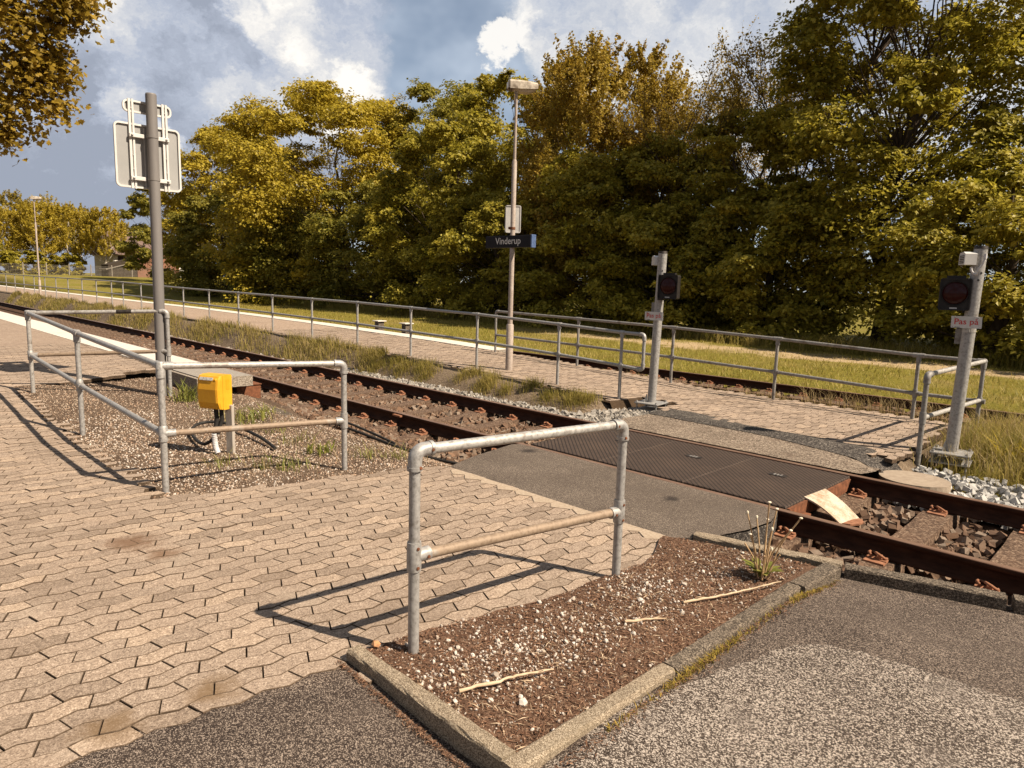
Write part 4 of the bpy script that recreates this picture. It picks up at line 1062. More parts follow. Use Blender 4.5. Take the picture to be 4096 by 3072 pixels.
# ------------------------------------------------------------------ warning signal posts
def signal_post(px, py, label, head_side, cable=False):
    """leaning galvanised pole on a double bolted plate with black signal head and grey sounder"""
    t = thing('warning_signal', label, 'signal', (px, py, 0), 'warning signals on galvanised poles')
    lean = .045; X = lambda z: px + lean*z/2.1
    mb = MB(); mb.tube([(X(0), py, .02), (X(1.0), py, 1.0), (X(2.1), py, 2.115)], .0605, 24); mb.tube([(X(1.96), py, 1.985), (X(1.98), py, 2.0)], .0618, 24); mb.tube([(X(2.06), py, 2.04), (X(2.07), py, 2.052)], .0618, 24); pole = mb.build('pole', 'galvanised', t)
    mb = MB(); mb.tube([(X(2.1), py, 2.11), (X(2.11), py, 2.14)], [.064, .058], 20); mb.build('cap', 'dark_steel', pole)
    for z, a in ((1.87, -.8), (1.80, -1.1)): mb = MB(); mb.tube([Vector((X(z), py, z)) + Vector((math.cos(a), math.sin(a), 0))*.058, Vector((X(z), py, z)) + Vector((math.cos(a), math.sin(a), 0))*.0625], .011, 8); mb.build('cable_hole', 'black_plastic', pole)
    rz = .12
    mb = MB(); mb.box((px + .01, py - .02, .012), (.36, .36, .016), rz=rz, bev=.002); mb.build('base_plate', 'galvanised', t)
    mb = MB(); mb.box((px + .01, py - .02, -.085), (.36, .36, .016), rz=rz, bev=.002); mb.build('lower_plate', 'galvanised', t)
    mb = MB(); mb.tube([(px, py, -.4), (px, py, -.09)], .055, 16); mb.build('stub', 'galvanised_dull', t)
    ca_, sa_ = math.cos(rz), math.sin(rz)
    for i in (-1, 1):
        for j in (-1, 1):
            x, y = px + .01 + (i*.15)*ca_ - (j*.15)*sa_, py - .02 + (i*.15)*sa_ + (j*.15)*ca_
            mb = MB(); mb.tube([(x, y, -.20), (x, y, .045)], .009, 8); mb.tube([(x, y, .02), (x, y, .036)], .019, 6, smooth=False); mb.tube([(x, y, -.077), (x, y, -.06)], .019, 6, smooth=False); mb.tube([(x, y, -.02), (x, y, .004)], .017, 6, smooth=False); mb.build('anchor_bolt', 'galvanised', t)
    mb = MB(); mb.prism([(0, 0), (.045, 0), (.012, .11), (0, .11)], (px - .045, py - .055, .02), (-.5, -.86, 0), (0, 0, 1), (.86, -.5, 0), .008); mb.build('gusset', 'galvanised', t)
    # head: faces the camera side (-y, slightly +x)
    hx = X(1.65) + head_side*.165; hy = py - .03; fx = Vector((.97, .24, 0)); fn = Vector((.24, -.97, 0)); up = Vector((0, 0, 1)); hc = Vector((hx, hy, 1.652))
    mb = MB(); mb.prism(rounded(.275, .325, .022), hc - fn*.05, fx, up, fn, .11); head = mb.build('signal_head', 'black_plastic', t)
    mb = MB(); ring_prism(mb, .275, .325, .022, .012, hc + fn*.059, fx, up, fn, .022); mb.build('front_rim', 'black_plastic', head)
    # domed lens
    rr = .112; vs = []; fs = []; n = 24
    lc = hc + fn*.0605 + up*.012
    for j in range(7):
        a = j/6*1.15; R_ = rr*math.sin(a)/math.sin(1.15); dd = .035*(math.cos(a) - math.cos(1.15))/(1 - math.cos(1.15))
        vs += [lc + fx*R_*math.cos(2*PI*k/n) + up*R_*math.sin(2*PI*k/n) + fn*dd for k in range(n)]
    for j in range(6):
        for k in range(n): fs.append((j*n + k, (j + 1)*n + k, (j + 1)*n + (k + 1) % n, j*n + (k + 1) % n))
    mb = MB(); mb.add(vs, fs, 0, True); mb.build('lens', 'red_lens', head)
    mb = MB(); vs = []
    for k in range(25):
        a = k/24*2*PI; vs += [lc + (fx*math.cos(a) + up*math.sin(a))*(rr + .002) + fn*.002, lc + (fx*math.cos(a) + up*math.sin(a))*(rr + .012) + fn*.012]
    mb.add(vs, [(2*k, 2*k + 2, 2*k + 3, 2*k + 1) for k in range(24)]); mb.build('lens_rim', 'black_plastic', head)
    mb = MB(); mb.prism([(-.035, -.006), (.03, -.006), (.03, .007), (-.035, .007)], hc + fn*.0605 + up*-.140, fx, up, fn, .002); mb.build('maker_label', 'white_enamel', head)
    mb = MB(); mb.prism(rounded(.17, .03, .008), hc + up*.176 - fn*.03, fx, up, fn, .07); mb.build('top_lug', 'black_plastic', head)
    for dz in (.15, -.17): mb = MB(); mb.box(hc - fx*head_side*.12 - fn*.02 + up*dz, (.08, .05, .03), ax=(fx, fn, up)); mb.build('bracket', 'dark_steel', head)
    mb = MB(); mb.tube([(X(1.43), py, 1.425), (X(1.44), py, 1.437)], .0625, 20); mb.build('strap', 'galvanised_worn', pole)
    mb = MB(); mb.tube([(X(1.27), py, 1.275), (X(1.3), py, 1.305)], .0635, 20); mb.box((X(1.29) + .0, py - .064, 1.29), (.04, .012, .03)); mb.build('strap', 'galvanised_worn', pole)
    mb = MB(); mb.box((X(1.3) - .085, py + .01, 1.225 if cable else 1.35), (.07, .01, .16), rz=.2, bev=.002); mb.build('side_plate', 'galvanised_dull', t)
    # sounder
    if cable:
        bd = Vector((.55, -.83, 0)); bs = Vector((.83, .55, 0)); sc_ = Vector((X(2.0) - .085, py - .06, 2.01))
    else:
        bd = Vector((-.75, .66, 0)); bs = Vector((.66, .75, 0)); sc_ = Vector((X(2.0) - .10, py + .02, 2.01))
    mb = MB(); mb.prism([(-.075, -.06), (.065, -.06), (.065, .05), (.02, .07), (-.06, .06), (-.075, .04)], sc_ - bs*.055, bd if cable else -bd, up, bs, .11)
    so = mb.build('sounder', 'white_enamel', t)
    if cable:
        mb = MB()
        for i in range(7):
            for j in range(5): mb.box(sc_ - bs*.0565 + bd*(-.05 + i*.015) + up*(-.04 + j*.017), (.008, .003, .009), ax=(bd, bs, up))
        mb.build('grille', 'dark_steel', so)
        A = Vector((X(2.0) + .0, py - .062, 1.93)); pts = []
        for i in range(13):
            a = PI*(i/12); pts.append(Vector((X(1.93) - .045 + .055*(1 - math.cos(a)), py - .085, 1.93 - .075*math.sin(a) + (.1*i/12 if i > 6 else 0))))
        mb = MB(); mb.tube(pts, .011, 8); mb.tube([pts[-1] - up*.02, pts[-1] + up*.03], .016, 8); mb.build('cable', 'conduit_white', t)
    # text plate: own thing bolted to the pole
    pc = Vector((X(1.35) - .015, py - .085, 1.375 if cable else 1.245))
    s = thing('warning_plate', 'white plate with red warning words on the ' + ('right-hand signal pole' if cable else 'signal pole left of the crossing exit'), 'sign', pc, 'white warning plates on the signal poles')
    px_ = Vector((.97, .22, 0)); pn = Vector((.22, -.97, 0)); pup = Vector((-.03, 0, 1)).normalized()
    mb = MB(); mb.prism(rounded(.265, .118, .006, 3), pc, px_, pup, pn, .004); mb.build('plate', 'white_enamel', s)
    place_text('Pas på', .205, .078, 'red_letter', s, pc + pn*.006 - pup*.002, px_, pup)
    mb = MB()
    for i in (-1, 1):
        mb.sphere(pc + px_*.1*i + pup*.047 + pn*.005, .007, 8, 5); mb.sphere(pc + px_*.115*i - pup*.05 + pn*.004, .004, 6, 4)
    mb.build('rivet', 'galvanised_dull', s)
    mb = MB(); mb.prism([(-.022, -.0025), (.022, -.0025), (.022, .0025), (-.022, .0025)], pc + px_*-.075 - pup*.052, px_, pup, pn, .0055); mb.build('fine_print', 'dark_steel', s)
signal_post(-5.45, 8.31, 'galvanised signal pole by the railing end with black lamp head right of it', 1)
signal_post(-1.72, 8.31, 'right-hand galvanised signal pole with grilled sounder and black lamp head left of it', -1, True)
# second head on the rear of the right pole (seen edge on)
# ------------------------------------------------------------------ junction box
BX, BY = -6.33, 2.52
t = thing('junction_box', 'yellow plastic junction box on a grey stake in the gravel bed', 'junction box', (BX, BY, 0))
fx = Vector((.90, .44, 0)).normalized(); fn = Vector((.44, -.90, 0)).normalized(); up = Vector((0, 0, 1))
bc = Vector((BX - .03, BY, .575))
lean = Vector((.0, .0, 1))
W_, H_ = .245, .32
mb = MB(); mb.prism(rounded(.115, H_, .018, 4), bc + fx*-.122, fn*-1, up, fx, W_)    # body block with rounded front/back corners
box = mb.build('housing', 'yellow_plastic', t)
# lid: domed front with sloping lower part
prof = [(-.155, .0), (-.15, .035), (-.09, .06), (.03, .066), (.12, .052), (.152, .03), (.155, 0)]
vs = []; wst = [(-.122, .55), (-.112, .9), (-.095, 1.0), (.095, 1.0), (.112, .9), (.122, .55)]
for u, k in wst:
    for z, d in prof: vs.append(bc + fx*u + up*z + fn*(.059 + d*k))
m_ = len(prof); fs = [(i*m_ + k, (i + 1)*m_ + k, (i + 1)*m_ + k + 1, i*m_ + k + 1) for i in range(len(wst) - 1) for k in range(m_ - 1)]
fs += [tuple(range(m_))[::-1], tuple((len(wst) - 1)*m_ + k for k in range(m_))]
mb = MB(); mb.add(vs, fs); mb.build('lid', 'yellow_plastic', t)
mb = MB(); mb.prism([(-.075, -.014), (.075, -.014), (.075, .014), (-.075, .014)], bc + fn*.113 + up*.128 - fx*.01, fx, (up - fn*.42).normalized(), fn, .002); mb.build('maker_label', 'grey_sticker', t)
mb = MB(); mb.prism([(-.022, -.045), (.022, -.045), (.022, .045), (-.022, .045)], bc + fx*.1232 + up*.07 - fn*.005, fn*-1, up, fx, .0015); mb.build('sticker', 'orange_sticker', t)
mb = MB(); mb.box(bc + fx*.085 + fn*.10 + up*.12, (.03, .03, .03), ax=(fx, fn, up), bev=.008); mb.build('latch', 'yellow_plastic', t)
st_ = Vector((-6.275, 2.60, 0))
mb = MB(); mb.box(st_ + up*.17, (.075, .035, .56), ax=(fx, fn, up), bev=.003); mb.build('stake', 'stake_grey', t)
c0 = bc + fx*.0 + up*-.16
mb = MB(); mb.tube([c0 + fn*.02, c0 + up*-.1 + fn*.03 + fx*.02, c0 + up*-.25 + fn*.05], .02, 10); mb.tube([c0 + fx*.045, c0 + up*-.1 + fx*.05, c0 + up*-.24 + fx*.02 + fn*.03], .019, 10); mb.build('cable_entry', 'black_rubber', t)
pts = [c0 + up*-.23 + fn*.05 + fx*.0, c0 + up*-.30 + fn*.045 + fx*.0, c0 + up*-.36 + fn*.05 + fx*.015, c0 + up*-.42 + fn*.06 + fx*.05]
P_ = []
for i in range(3):
    for s in np.linspace(0, 1, 9)[:-1]: P_.append(lerp(pts[i], pts[i + 1], s))
mb = MB(); mb.tube(P_, [.0255 if i % 2 else .0225 for i in range(len(P_))], 12, smooth=False); mb.build('conduit', 'conduit_white', t)
# black hose looping over the gravel
def curve_pts(ctrl, n=8):
    out = []; C = [Vector(c) for c in ctrl]
    for i in range(len(C) - 1):
        p0 = C[max(0, i - 1)]; p1, p2 = C[i], C[i + 1]; p3 = C[min(len(C) - 1, i + 2)]
        for k in range(n):
            t_ = k/n; out.append(.5*((2*p1) + (p2 - p0)*t_ + (2*p0 - 5*p1 + 4*p2 - p3)*t_**2 + (3*p1 - p0 - 3*p2 + p3)*t_**3))
    out.append(C[-1]); return out
mb = MB(); mb.tube(curve_pts([(BX - .03, BY - .02, .22), (BX - .08, BY - .03, .12), (BX - .25, BY - .05, .04), (BX - .6, BY, .02), (-7.3, 2.62, .03), (-7.5, 2.78, .05), (-7.4, 2.95, .06), (-7.0, 3.02, .05), (-6.5, 3.0, .04), (-6.1, 2.95, .02)]), .016, 10)
o = mb.build('cable_loop', 'black_rubber', origin=(BX, BY, 0)); tag(o, 'thick black cable looping over the gravel behind the corner railing post', 'cable')
mb = MB(); mb.tube(curve_pts([(-7.3, 3.95, -.06), (-6.9, 4.02, .0), (-6.5, 4.08, -.03), (-6.0, 4.1, -.06), (-5.4, 4.15, -.1), (-4.95, 4.3, -.13)]), .016, 8); mb.tube(curve_pts([(-7.2, 4.05, -.08), (-6.8, 4.1, .02), (-6.4, 4.16, -.02), (-5.9, 4.19, -.08)]), .014, 8)
o = mb.build('track_cable', 'black_rubber', origin=(-6.2, 4.1, 0)); tag(o, 'black cables lying along the ballast beside the near rail', 'cable')
mb = MB(); mb.box((-8.32, 3.88, -.065), (1.16, .25, .11), rz=-.05, bev=.012); o = mb.build('concrete_slab', 'kerb_old', origin=(-8.32, 3.88, -.1)); tag(o, 'loose weathered concrete slab on the gravel before the platform end', 'slab')
mb = MB(); mb.box((-9.55, 4.12, -.04), (.55, .34, .36), bev=.004); mb.box((-9.55, 4.12, .142), (.58, .36, .012)); o = mb.build('steel_box', 'rust_steel', origin=(-9.55, 4.12, -.2)); tag(o, 'rust brown box under the end of the near platform edge', 'box')
mb = MB(); vs = [(-1.76 + .30*math.cos(2*PI*i/28), 7.2 + .28*math.sin(2*PI*i/28), -.085) for i in range(28)]; lo = [(x, y, -.2) for x, y, z in vs]; mb.add(vs + lo, [tuple(range(28))] + [(i, 28 + i, 28 + (i + 1) % 28, (i + 1) % 28) for i in range(28)])
o = mb.build('round_cover', 'lid_concrete', origin=(-1.76, 7.2, -.1)); tag(o, 'round sandy concrete cover in the stones below the right signal pole', 'cover')
for i, (x, y) in enumerate(((-17.0, 11.5), (-15.75, 11.55))):
    t = thing('pedestal', ('left', 'right')[i] + ' of two low dark stands with pale tops on the lawn', 'pedestal', (x, y, -.1), 'low stands behind the far platform')
    mb = MB(); mb.box((x, y, .15), (.2, .2, .6), bev=.01); mb.build('stand', 'kerb_old', t)
    mb = MB(); mb.box((x, y, .465), (.3, .3, .03), bev=.005); mb.build('top_slab', 'white_edge', t)

# sticks
def stick(ctrl, r, label):
    P_ = curve_pts(ctrl, 6); P_ = [p + Vector((rnd.gauss(0, .003), rnd.gauss(0, .003), rnd.gauss(0, .001))) for p in P_]
    mb = MB(); mb.tube(P_, [r*(1.1 - .6*i/len(P_))*rnd.uniform(.8, 1.2) for i in range(len(P_))], 7)
    mb.tube([P_[-5], P_[-5] + Vector((.02, .03, .012))], [r*.5, r*.2], 5)
    o = mb.build('stick', 'dry_stick', origin=P_[0]); tag(o, label, 'stick')
stick([(-1.90, 1.66, .032), (-1.84, 1.82, .036), (-1.80, 1.93, .038), (-1.75, 2.05, .034)], .007, 'pale dry stick lying on the mulch near the front kerb corner')
stick([(-1.72, 3.02, .03), (-1.64, 3.2, .034), (-1.56, 3.42, .034), (-1.47, 3.62, .05)], .006, 'long pale stick on the mulch at the foot of the dandelion')
stick([(-1.80, 2.62, .03), (-1.74, 2.72, .03), (-1.68, 2.8, .032)], .007, 'short pale twig on the mulch near the middle kerb')

# ------------------------------------------------------------------ stones, pebbles, mulch
ICO_V = None
def ico():
    p = (1 + 5**.5)/2
    v = np.array([(-1, p, 0), (1, p, 0), (-1, -p, 0), (1, -p, 0), (0, -1, p), (0, 1, p), (0, -1, -p), (0, 1, -p), (p, 0, -1), (p, 0, 1), (-p, 0, -1), (-p, 0, 1)], float)
    v /= np.linalg.norm(v[0])
    f = np.array([(0, 11, 5), (0, 5, 1), (0, 1, 7), (0, 7, 10), (0, 10, 11), (1, 5, 9), (5, 11, 4), (11, 10, 2), (10, 7, 6), (7, 1, 8), (3, 9, 4), (3, 4, 2), (3, 2, 6), (3, 6, 8), (3, 8, 9), (4, 9, 5), (2, 4, 11), (6, 2, 10), (8, 6, 7), (9, 8, 1)])
    return v, f
IV, IF = ico()
OV = np.array([(1, 0, 0), (-1, 0, 0), (0, 1, 0), (0, -1, 0), (0, 0, 1), (0, 0, -1)], float)
OF = np.array([(0, 2, 4), (2, 1, 4), (1, 3, 4), (3, 0, 4), (2, 0, 5), (1, 2, 5), (3, 1, 5), (0, 3, 5)])
BV_ = np.array([(a, b, c) for a in (-1, 1) for b in (-1, 1) for c in (-1, 1)], float)*.72
BF_ = np.array([(0, 1, 3), (0, 3, 2), (4, 6, 7), (4, 7, 5), (0, 4, 5), (0, 5, 1), (2, 3, 7), (2, 7, 6), (0, 2, 6), (0, 6, 4), (1, 5, 7), (1, 7, 3)])
def rand_rot(n):
    q = NR.normal(size=(n, 4)); q /= np.linalg.norm(q, axis=1)[:, None]; w, x, y, z = q.T
    return np.stack([1 - 2*(y*y + z*z), 2*(x*y - z*w), 2*(x*z + y*w), 2*(x*y + z*w), 1 - 2*(x*x + z*z), 2*(y*z - x*w), 2*(x*z - y*w), 2*(y*z + x*w), 1 - 2*(x*x + y*y)], -1).reshape(-1, 3, 3)
def stones(name, P, S, mat, label, base='ico', flat=(.55, 1.0), jit=.22):
    n = len(P); bv, bf = {'ico': (IV, IF), 'oct': (OV, OF), 'box': (BV_, BF_)}[base]
    k = len(bv); jit = .13 if base == 'box' else jit; v = np.repeat(bv[None], n, 0)*(1 + NR.normal(0, jit, (n, k, 1))) + (NR.normal(0, .11, (n, k, 3)) if base == 'box' else 0)
    v *= NR.uniform(flat[0], flat[1], (n, 1, 3)); R_ = rand_rot(n); v = np.einsum('nij,nkj->nki', R_, v)
    v = v*S[:, None, None] + P[:, None, :]
    F = (bf[None] + (np.arange(n)*k)[:, None, None]).reshape(-1, 3)
    o = npmesh(name, v.reshape(-1, 3), F, mat); tag(o, label, 'gravel', kind='stuff'); return o
def scatter(n, fn, box_):
    x0, x1, y0, y1 = box_; out = []
    P = np.stack([NR.uniform(x0, x1, n), NR.uniform(y0, y1, n)], 1)
    keep = np.array([fn(a, b) for a, b in P], bool); return P[keep]
def with_z(P, zfun, s): return np.concatenate([P, np.array([[zfun(a, b)] for a, b in P]) + s[:, None]], 1)
def near_rail(y): return min(abs(y - YA), abs(y - YB))
slx = np.array([-1.37 - k*.6255 for k in range(-6, 50)])
def ball(x, y):
    if -4.7 < x < -2.12 and y > 4.0: return False
    if min(abs(y - YA), abs(y - YB)) < .07: return False
    if np.min(np.abs(slx - x)) < .15 and 4.5 < y < 7.05: return rnd.random() < .05
    return True
def zball(x, y):
    z = -.225
    if y < 4.75: z = lerp(-.13, -.21, sstep(4.2, 4.75, y)) if x < -4.5 else -.17
    if y > 6.75: z = -.2
    return z + rnd.uniform(-.03, .015)
P1 = np.concatenate([scatter(3300, lambda x, y: ball(x, y) and y > max(4.22 + (x + 1.4)*.3, 4.2), (-2.12, 1.4, 4.1, 6.6)), scatter(6500, ball, (-9.4, -4.6, 4.25, 6.6)), scatter(9500, ball, (-22, -9.4, 4.25, 6.6)), scatter(260, lambda x, y: y > 4.12 + (x + 2)*.28 and y < 4.9, (-2.2, -1.2, 4.05, 4.95))])
S1 = NR.uniform(.018, .047, len(P1))
stones('ballast_stones', with_z(P1, zball, S1*.3), S1, 'stone_rust', 'rust stained ballast stones between and beside the main rails', 'box', (.62, 1.2))
def pale_ok(x, y):
    if -5.0 < x < -1.95: return False
    if -2.1 < x < -1.45 and 6.92 < y < 7.48: return False
    return y > 6.62
P2 = np.concatenate([scatter(3800, pale_ok, (-12, -5.0, 6.62, 7.32)), scatter(2500, pale_ok, (-26, -12, 6.62, 7.15)), scatter(900, pale_ok, (-5.9, -4.9, 6.65, 8.2)), ])
S2 = NR.uniform(.014, .04, len(P2))
stones('pale_stones', with_z(P2, lambda x, y: -.19 + .07*sstep(7.0, 7.5, y) + rnd.uniform(-.02, .01), S2*.3), S2, 'stone_pale', 'pale grey ballast stones along the far side of the main track', 'box', (.62, 1.2))
P3 = scatter(2200, lambda x, y: pale_ok(x, y) and not (abs(x + 1.72) < .1 and abs(y - 8.3) < .1), (-2.0, 1.6, 6.62, 7.95)); S3 = NR.uniform(.018, .042, len(P3))
stones('white_stones', with_z(P3, lambda x, y: -.2 + .06*sstep(7.4, 8.2, y) + rnd.uniform(-.02, .02), S3*.3), S3, 'stone_white', 'whitish crushed stones below the right signal pole', 'box', (.62, 1.2))
P4 = scatter(3500, lambda x, y: min(abs(y - Y2A), abs(y - Y2B)) > .07, (-11, 1, 10.75, 12.9)); S4 = NR.uniform(.02, .045, len(P4))
stones('second_track_stones', with_z(P4, lambda x, y: z2 - .215 + rnd.uniform(-.02, .02), S4*.3), S4, 'stone_rust', 'brown ballast stones of the second track', 'box', (.62, 1.2))
# pebbles in the near gravel bed
def bedp(x, y):
    if not in_bed(x, y): return False
    k = .5 + .5*math.sin(x*1.9 + 1.2)*math.sin(y*2.6 + x); return rnd.random() < (.45 + .55*k)*(1 if x > -7.5 else .7)
P5 = scatter(30000, bedp, (-10.7, -4.5, 1.64, 4.1)); S5 = NR.uniform(.005, .0125, len(P5))
stones('bed_pebbles', with_z(P5, zbed, S5*.25), S5, 'pebble', 'small mixed pebbles in the gravel bed', 'oct', (.6, 1), .12)
P5 = scatter(5200, lambda x, y: in_bed(x, y) and x > -8.6 and rnd.random() < (.9 if y < 2.6 else .35), (-10.7, -4.5, 1.7, 3.9)); S5 = NR.uniform(.005, .012, len(P5))
stones('bed_white_pebbles', with_z(P5, zbed, S5*.3), S5, 'pebble_white', 'whitish pebbles in the gravel bed', 'ico', (.6, 1), .12)
# planter
from bisect import bisect
def inpoly(x, y, poly):
    c = False; j = len(poly) - 1
    for i in range(len(poly)):
        xi, yi = poly[i]; xj, yj = poly[j]
        if (yi > y) != (yj > y) and x < (xj - xi)*(y - yi)/(yj - yi) + xi: c = not c
        j = i
    return c
inpl = lambda x, y: inpoly(x, y, pl) and x < -1.49
def peb_pl(x, y):
    if not inpl(x, y): return False
    k = math.exp(-((x + 1.95 - .12*(y - 2.2))/.22)**2)*(.35 + .65*math.exp(-((y - 2.15)/.5)**2)) + 1.2*math.exp(-((x + 2.0)/.12)**2 - ((y - 3.0)/.16)**2)
    return rnd.random() < .06 + .8*k
P6 = scatter(12000, peb_pl, (-2.5, -1.4, 1.5, 4.1)); S6 = NR.gamma(2.2, .0019, len(P6)) + .002
stones('planter_pebbles', with_z(P6, zpl, S6*.35), S6, 'pebble_white', 'whitish pebbles scattered on the mulch', 'ico', (.5, 1), .15)
P6 = scatter(7000, inpl, (-2.5, -1.4, 1.5, 4.1)); S6 = NR.uniform(.002, .006, len(P6))
stones('planter_grit', with_z(P6, zpl, S6*.3), S6, 'pebble', 'fine brown grit on the mulch', 'oct', (.5, 1), .15)
def chips(name, P, zfun, ln, mat, label, wd=.18, lift=.006):
    n = len(P); a = NR.uniform(0, 2*PI, n); l = NR.uniform(ln[0], ln[1], n); w = l*NR.uniform(wd*.5, wd*1.3, n)
    d = np.stack([np.cos(a), np.sin(a), NR.normal(0, .22, n)], 1); s = np.stack([-np.sin(a), np.cos(a), NR.normal(0, .4, n)], 1)
    c = np.concatenate([P, np.array([[zfun(x, y)] for x, y in P]) + NR.uniform(0, lift, (n, 1)) + .002], 1)
    up_ = np.array([0, 0, 1.])*(l*.08)[:, None]
    V = np.stack([c - d*l[:, None]/2 - s*w[:, None]/2, c - s*w[:, None]/2 + up_, c + d*l[:, None]/2, c + s*w[:, None]/2 + up_], 1).reshape(-1, 3)
    F = np.arange(n*4).reshape(-1, 4); o = npmesh(name, V, F, mat); tag(o, label, 'mulch', kind='stuff'); return o
P7 = scatter(26000, lambda x, y: inpl(x, y), (-2.5, -1.4, 1.5, 4.1)); chips('bark_chips', P7, zpl, (.008, .032), 'mulch_chip', 'brown bark chips and needles on the mulch strip')
P7 = scatter(1500, lambda x, y: inpl(x, y) and x > -2.1, (-2.5, -1.4, 1.5, 4.1)); chips('dry_twigs', P7, zpl, (.02, .06), 'dry_stick', 'dry straw and twigs on the mulch strip', .07, .01)
P7 = scatter(900, lambda x, y: in_bed(x, y), (-10, -4.7, 1.7, 3.9)); chips('bed_litter', P7, zbed, (.02, .06), 'mulch_chip', 'brown litter in the gravel bed', .12, .01)
# grit and needles lying along the outer foot of the kerb
P8 = np.concatenate([np.stack([NR.uniform(-2.45, -1.5, 900), 1.455 - np.abs(NR.normal(0, .014, 900)) - .0], 1), np.stack([-1.365 + np.abs(NR.normal(0, .03, 1500)), NR.uniform(1.6, 4.1, 1500)], 1)])
chips('kerb_litter', P8, lambda x, y: zas(x, y) + .004, (.008, .03), 'mulch_chip', 'brown needles gathered at the foot of the kerb', .15)
# single coloured stone by the post, like the orange one in the photo
mb = MB(); v0 = IV*np.array([.024, .02, .015]); mb.add([tuple(q + np.array([-2.42, 1.62, .03])) for q in v0], [tuple(f) for f in IF]); o = mb.build('orange_stone', 'granite_orange', origin=(-2.42, 1.62, .03)); tag(o, 'single orange stone on the mulch left of the front railing post', 'stone')

# ------------------------------------------------------------------ grass and weeds
def blades(P, h, w, lean=.35, curl=.5, seg=2):
    """P (n,3) -> arrays for bent tapering blades"""
    n = len(P); a = NR.uniform(0, 2*PI, n); s = np.stack([np.cos(a), np.sin(a), 0*a], 1); d = np.stack([-np.sin(a), np.cos(a), 0*a], 1)
    ln = np.abs(NR.normal(lean, lean*.5, n))[:, None]; H = h[:, None]; Wd = w[:, None]; up_ = np.array([[0, 0, 1.]])
    if seg == 1:
        V = np.stack([P - s*Wd/2, P + s*Wd/2, P + up_*H + d*ln*H], 1).reshape(-1, 3); return V, [np.arange(n*3).reshape(-1, 3)]
    m_ = P + up_*H*.58 + d*ln*H*.3; tip = P + up_*H*(1 - .15*curl) + d*ln*H*(1 + curl*.4)
    V = np.stack([P - s*Wd/2, P + s*Wd/2, m_ + s*Wd*.38, m_ - s*Wd*.38, tip], 1).reshape(-1, 3); k = np.arange(n)*5
    return V, [np.stack([k, k + 1, k + 2, k + 3], 1), np.stack([k + 3, k + 2, k + 4], 1)]
def grass(name, P, h, w, mat, label, **kw):
    V, F = blades(P, h, w, **kw); o = npmesh(name, V, F, mat); tag(o, label, 'grass', kind='stuff'); return o
def zverge(x, y): return lerp(-.26, zf(x), sstep(7.0, 7.85, y))
def tuft_points(cs, n, spread, zfun):
    out = []
    for (x, y, s) in cs:
        m_ = int(n*s); q = NR.normal(0, spread*s**.5, (m_, 2)) + np.array([x, y]); out.append(q)
    P = np.concatenate(out); return np.concatenate([P, np.array([[zfun(a, b)] for a, b in P])], 1)
# tufts on the bare sandy part close to the crossing
cs = [(-6.35, 7.62, 2.0), (-6.75, 7.55, 1.2), (-6.1, 7.68, 1.2), (-7.25, 7.72, 1.2), (-7.6, 7.5, .9), (-8.05, 7.5, 1.7), (-8.15, 7.62, 1.2), (-8.6, 7.75, 1.0), (-8.75, 7.55, .8), (-9.6, 7.5, 1.5), (-9.9, 7.62, 1.5), (-10.3, 7.5, 1.8), (-10.7, 7.6, 1.5), (-11.1, 7.45, 2), (-11.5, 7.65, 2)]
P = tuft_points(cs, 230, .085, zverge); P = P[P[:, 1] < 7.95]; grass('verge_tufts', P, NR.uniform(.06, .20, len(P)), NR.uniform(.004, .008, len(P)), 'grass_lush', 'green grass tufts on the sandy verge near the crossing', lean=.6)
n = 26000; X_ = -11.3 - 36*NR.random(n)**1.35; Y_ = 7.12 + .78*NR.beta(1.6, 1.4, n); k = NR.random(n) < (.5 + .6*np.sin(X_*1.7)*np.sin(X_*.6 + Y_*3)); X_, Y_ = X_[k], Y_[k]
P = np.stack([X_, Y_, np.array([zverge(a, b) for a, b in zip(X_, Y_)])], 1); grass('verge_grass', P, NR.uniform(.05, .24, len(P))*(.55 + .6*np.abs(np.sin(P[:, 0]*1.3 + 2*P[:, 1]))), NR.uniform(.006, .012, len(P))*(1 + np.clip(-P[:, 0] - 15, 0, 30)*.03), 'grass_lush', 'long green and straw grass between the main track and the far platform', lean=.45)
k = NR.random(len(P)) < .3; Q = P[k]; grass('verge_straw', Q + NR.normal(0, .03, Q.shape)*[1, 1, 0], NR.uniform(.1, .28, len(Q)), NR.uniform(.004, .007, len(Q)), 'grass_dry', 'dry straw stalks in the verge grass', lean=.35)
# lawn
n = 90000; u = NR.random(n); X_ = 3 - 52*u**1.25; Y_ = 12.75 + 12*NR.random(n)**1.15
den = .5 + .5*np.sin(X_*.9 + 2*np.sin(Y_*.7))*np.sin(Y_*1.1); k = NR.random(n) < .45 + .5*den
pathd = np.abs(Y_ + .4*np.sin(X_*.8) - 19.2); k &= ~((pathd < .8) & (X_ > -16) & (NR.random(n) < .85)); X_, Y_ = X_[k], Y_[k]
P = np.stack([X_, Y_, np.array([zl(a, b) for a, b in zip(X_, Y_)]) - .01], 1); grass('lawn_grass', P, NR.uniform(.05, .13, len(P))*(1 + .4*(P[:, 1] > 21)), NR.uniform(.010, .022, len(P)), 'grass_short', 'short mown grass blades on the lawn', lean=.6, seg=1)
n = 26000; X_ = 4 - 56*NR.random(n)**1.2; Y_ = 20.9 + np.abs(NR.normal(0, 1.5, n)); P = np.stack([X_, Y_, np.array([zl(a, b) for a, b in zip(X_, Y_)]) - .02], 1)
grass('tall_grass', P, NR.uniform(.2, .6, n), NR.uniform(.012, .022, n), 'grass_lush', 'tall unmown grass in front of the tree belt', lean=.5)
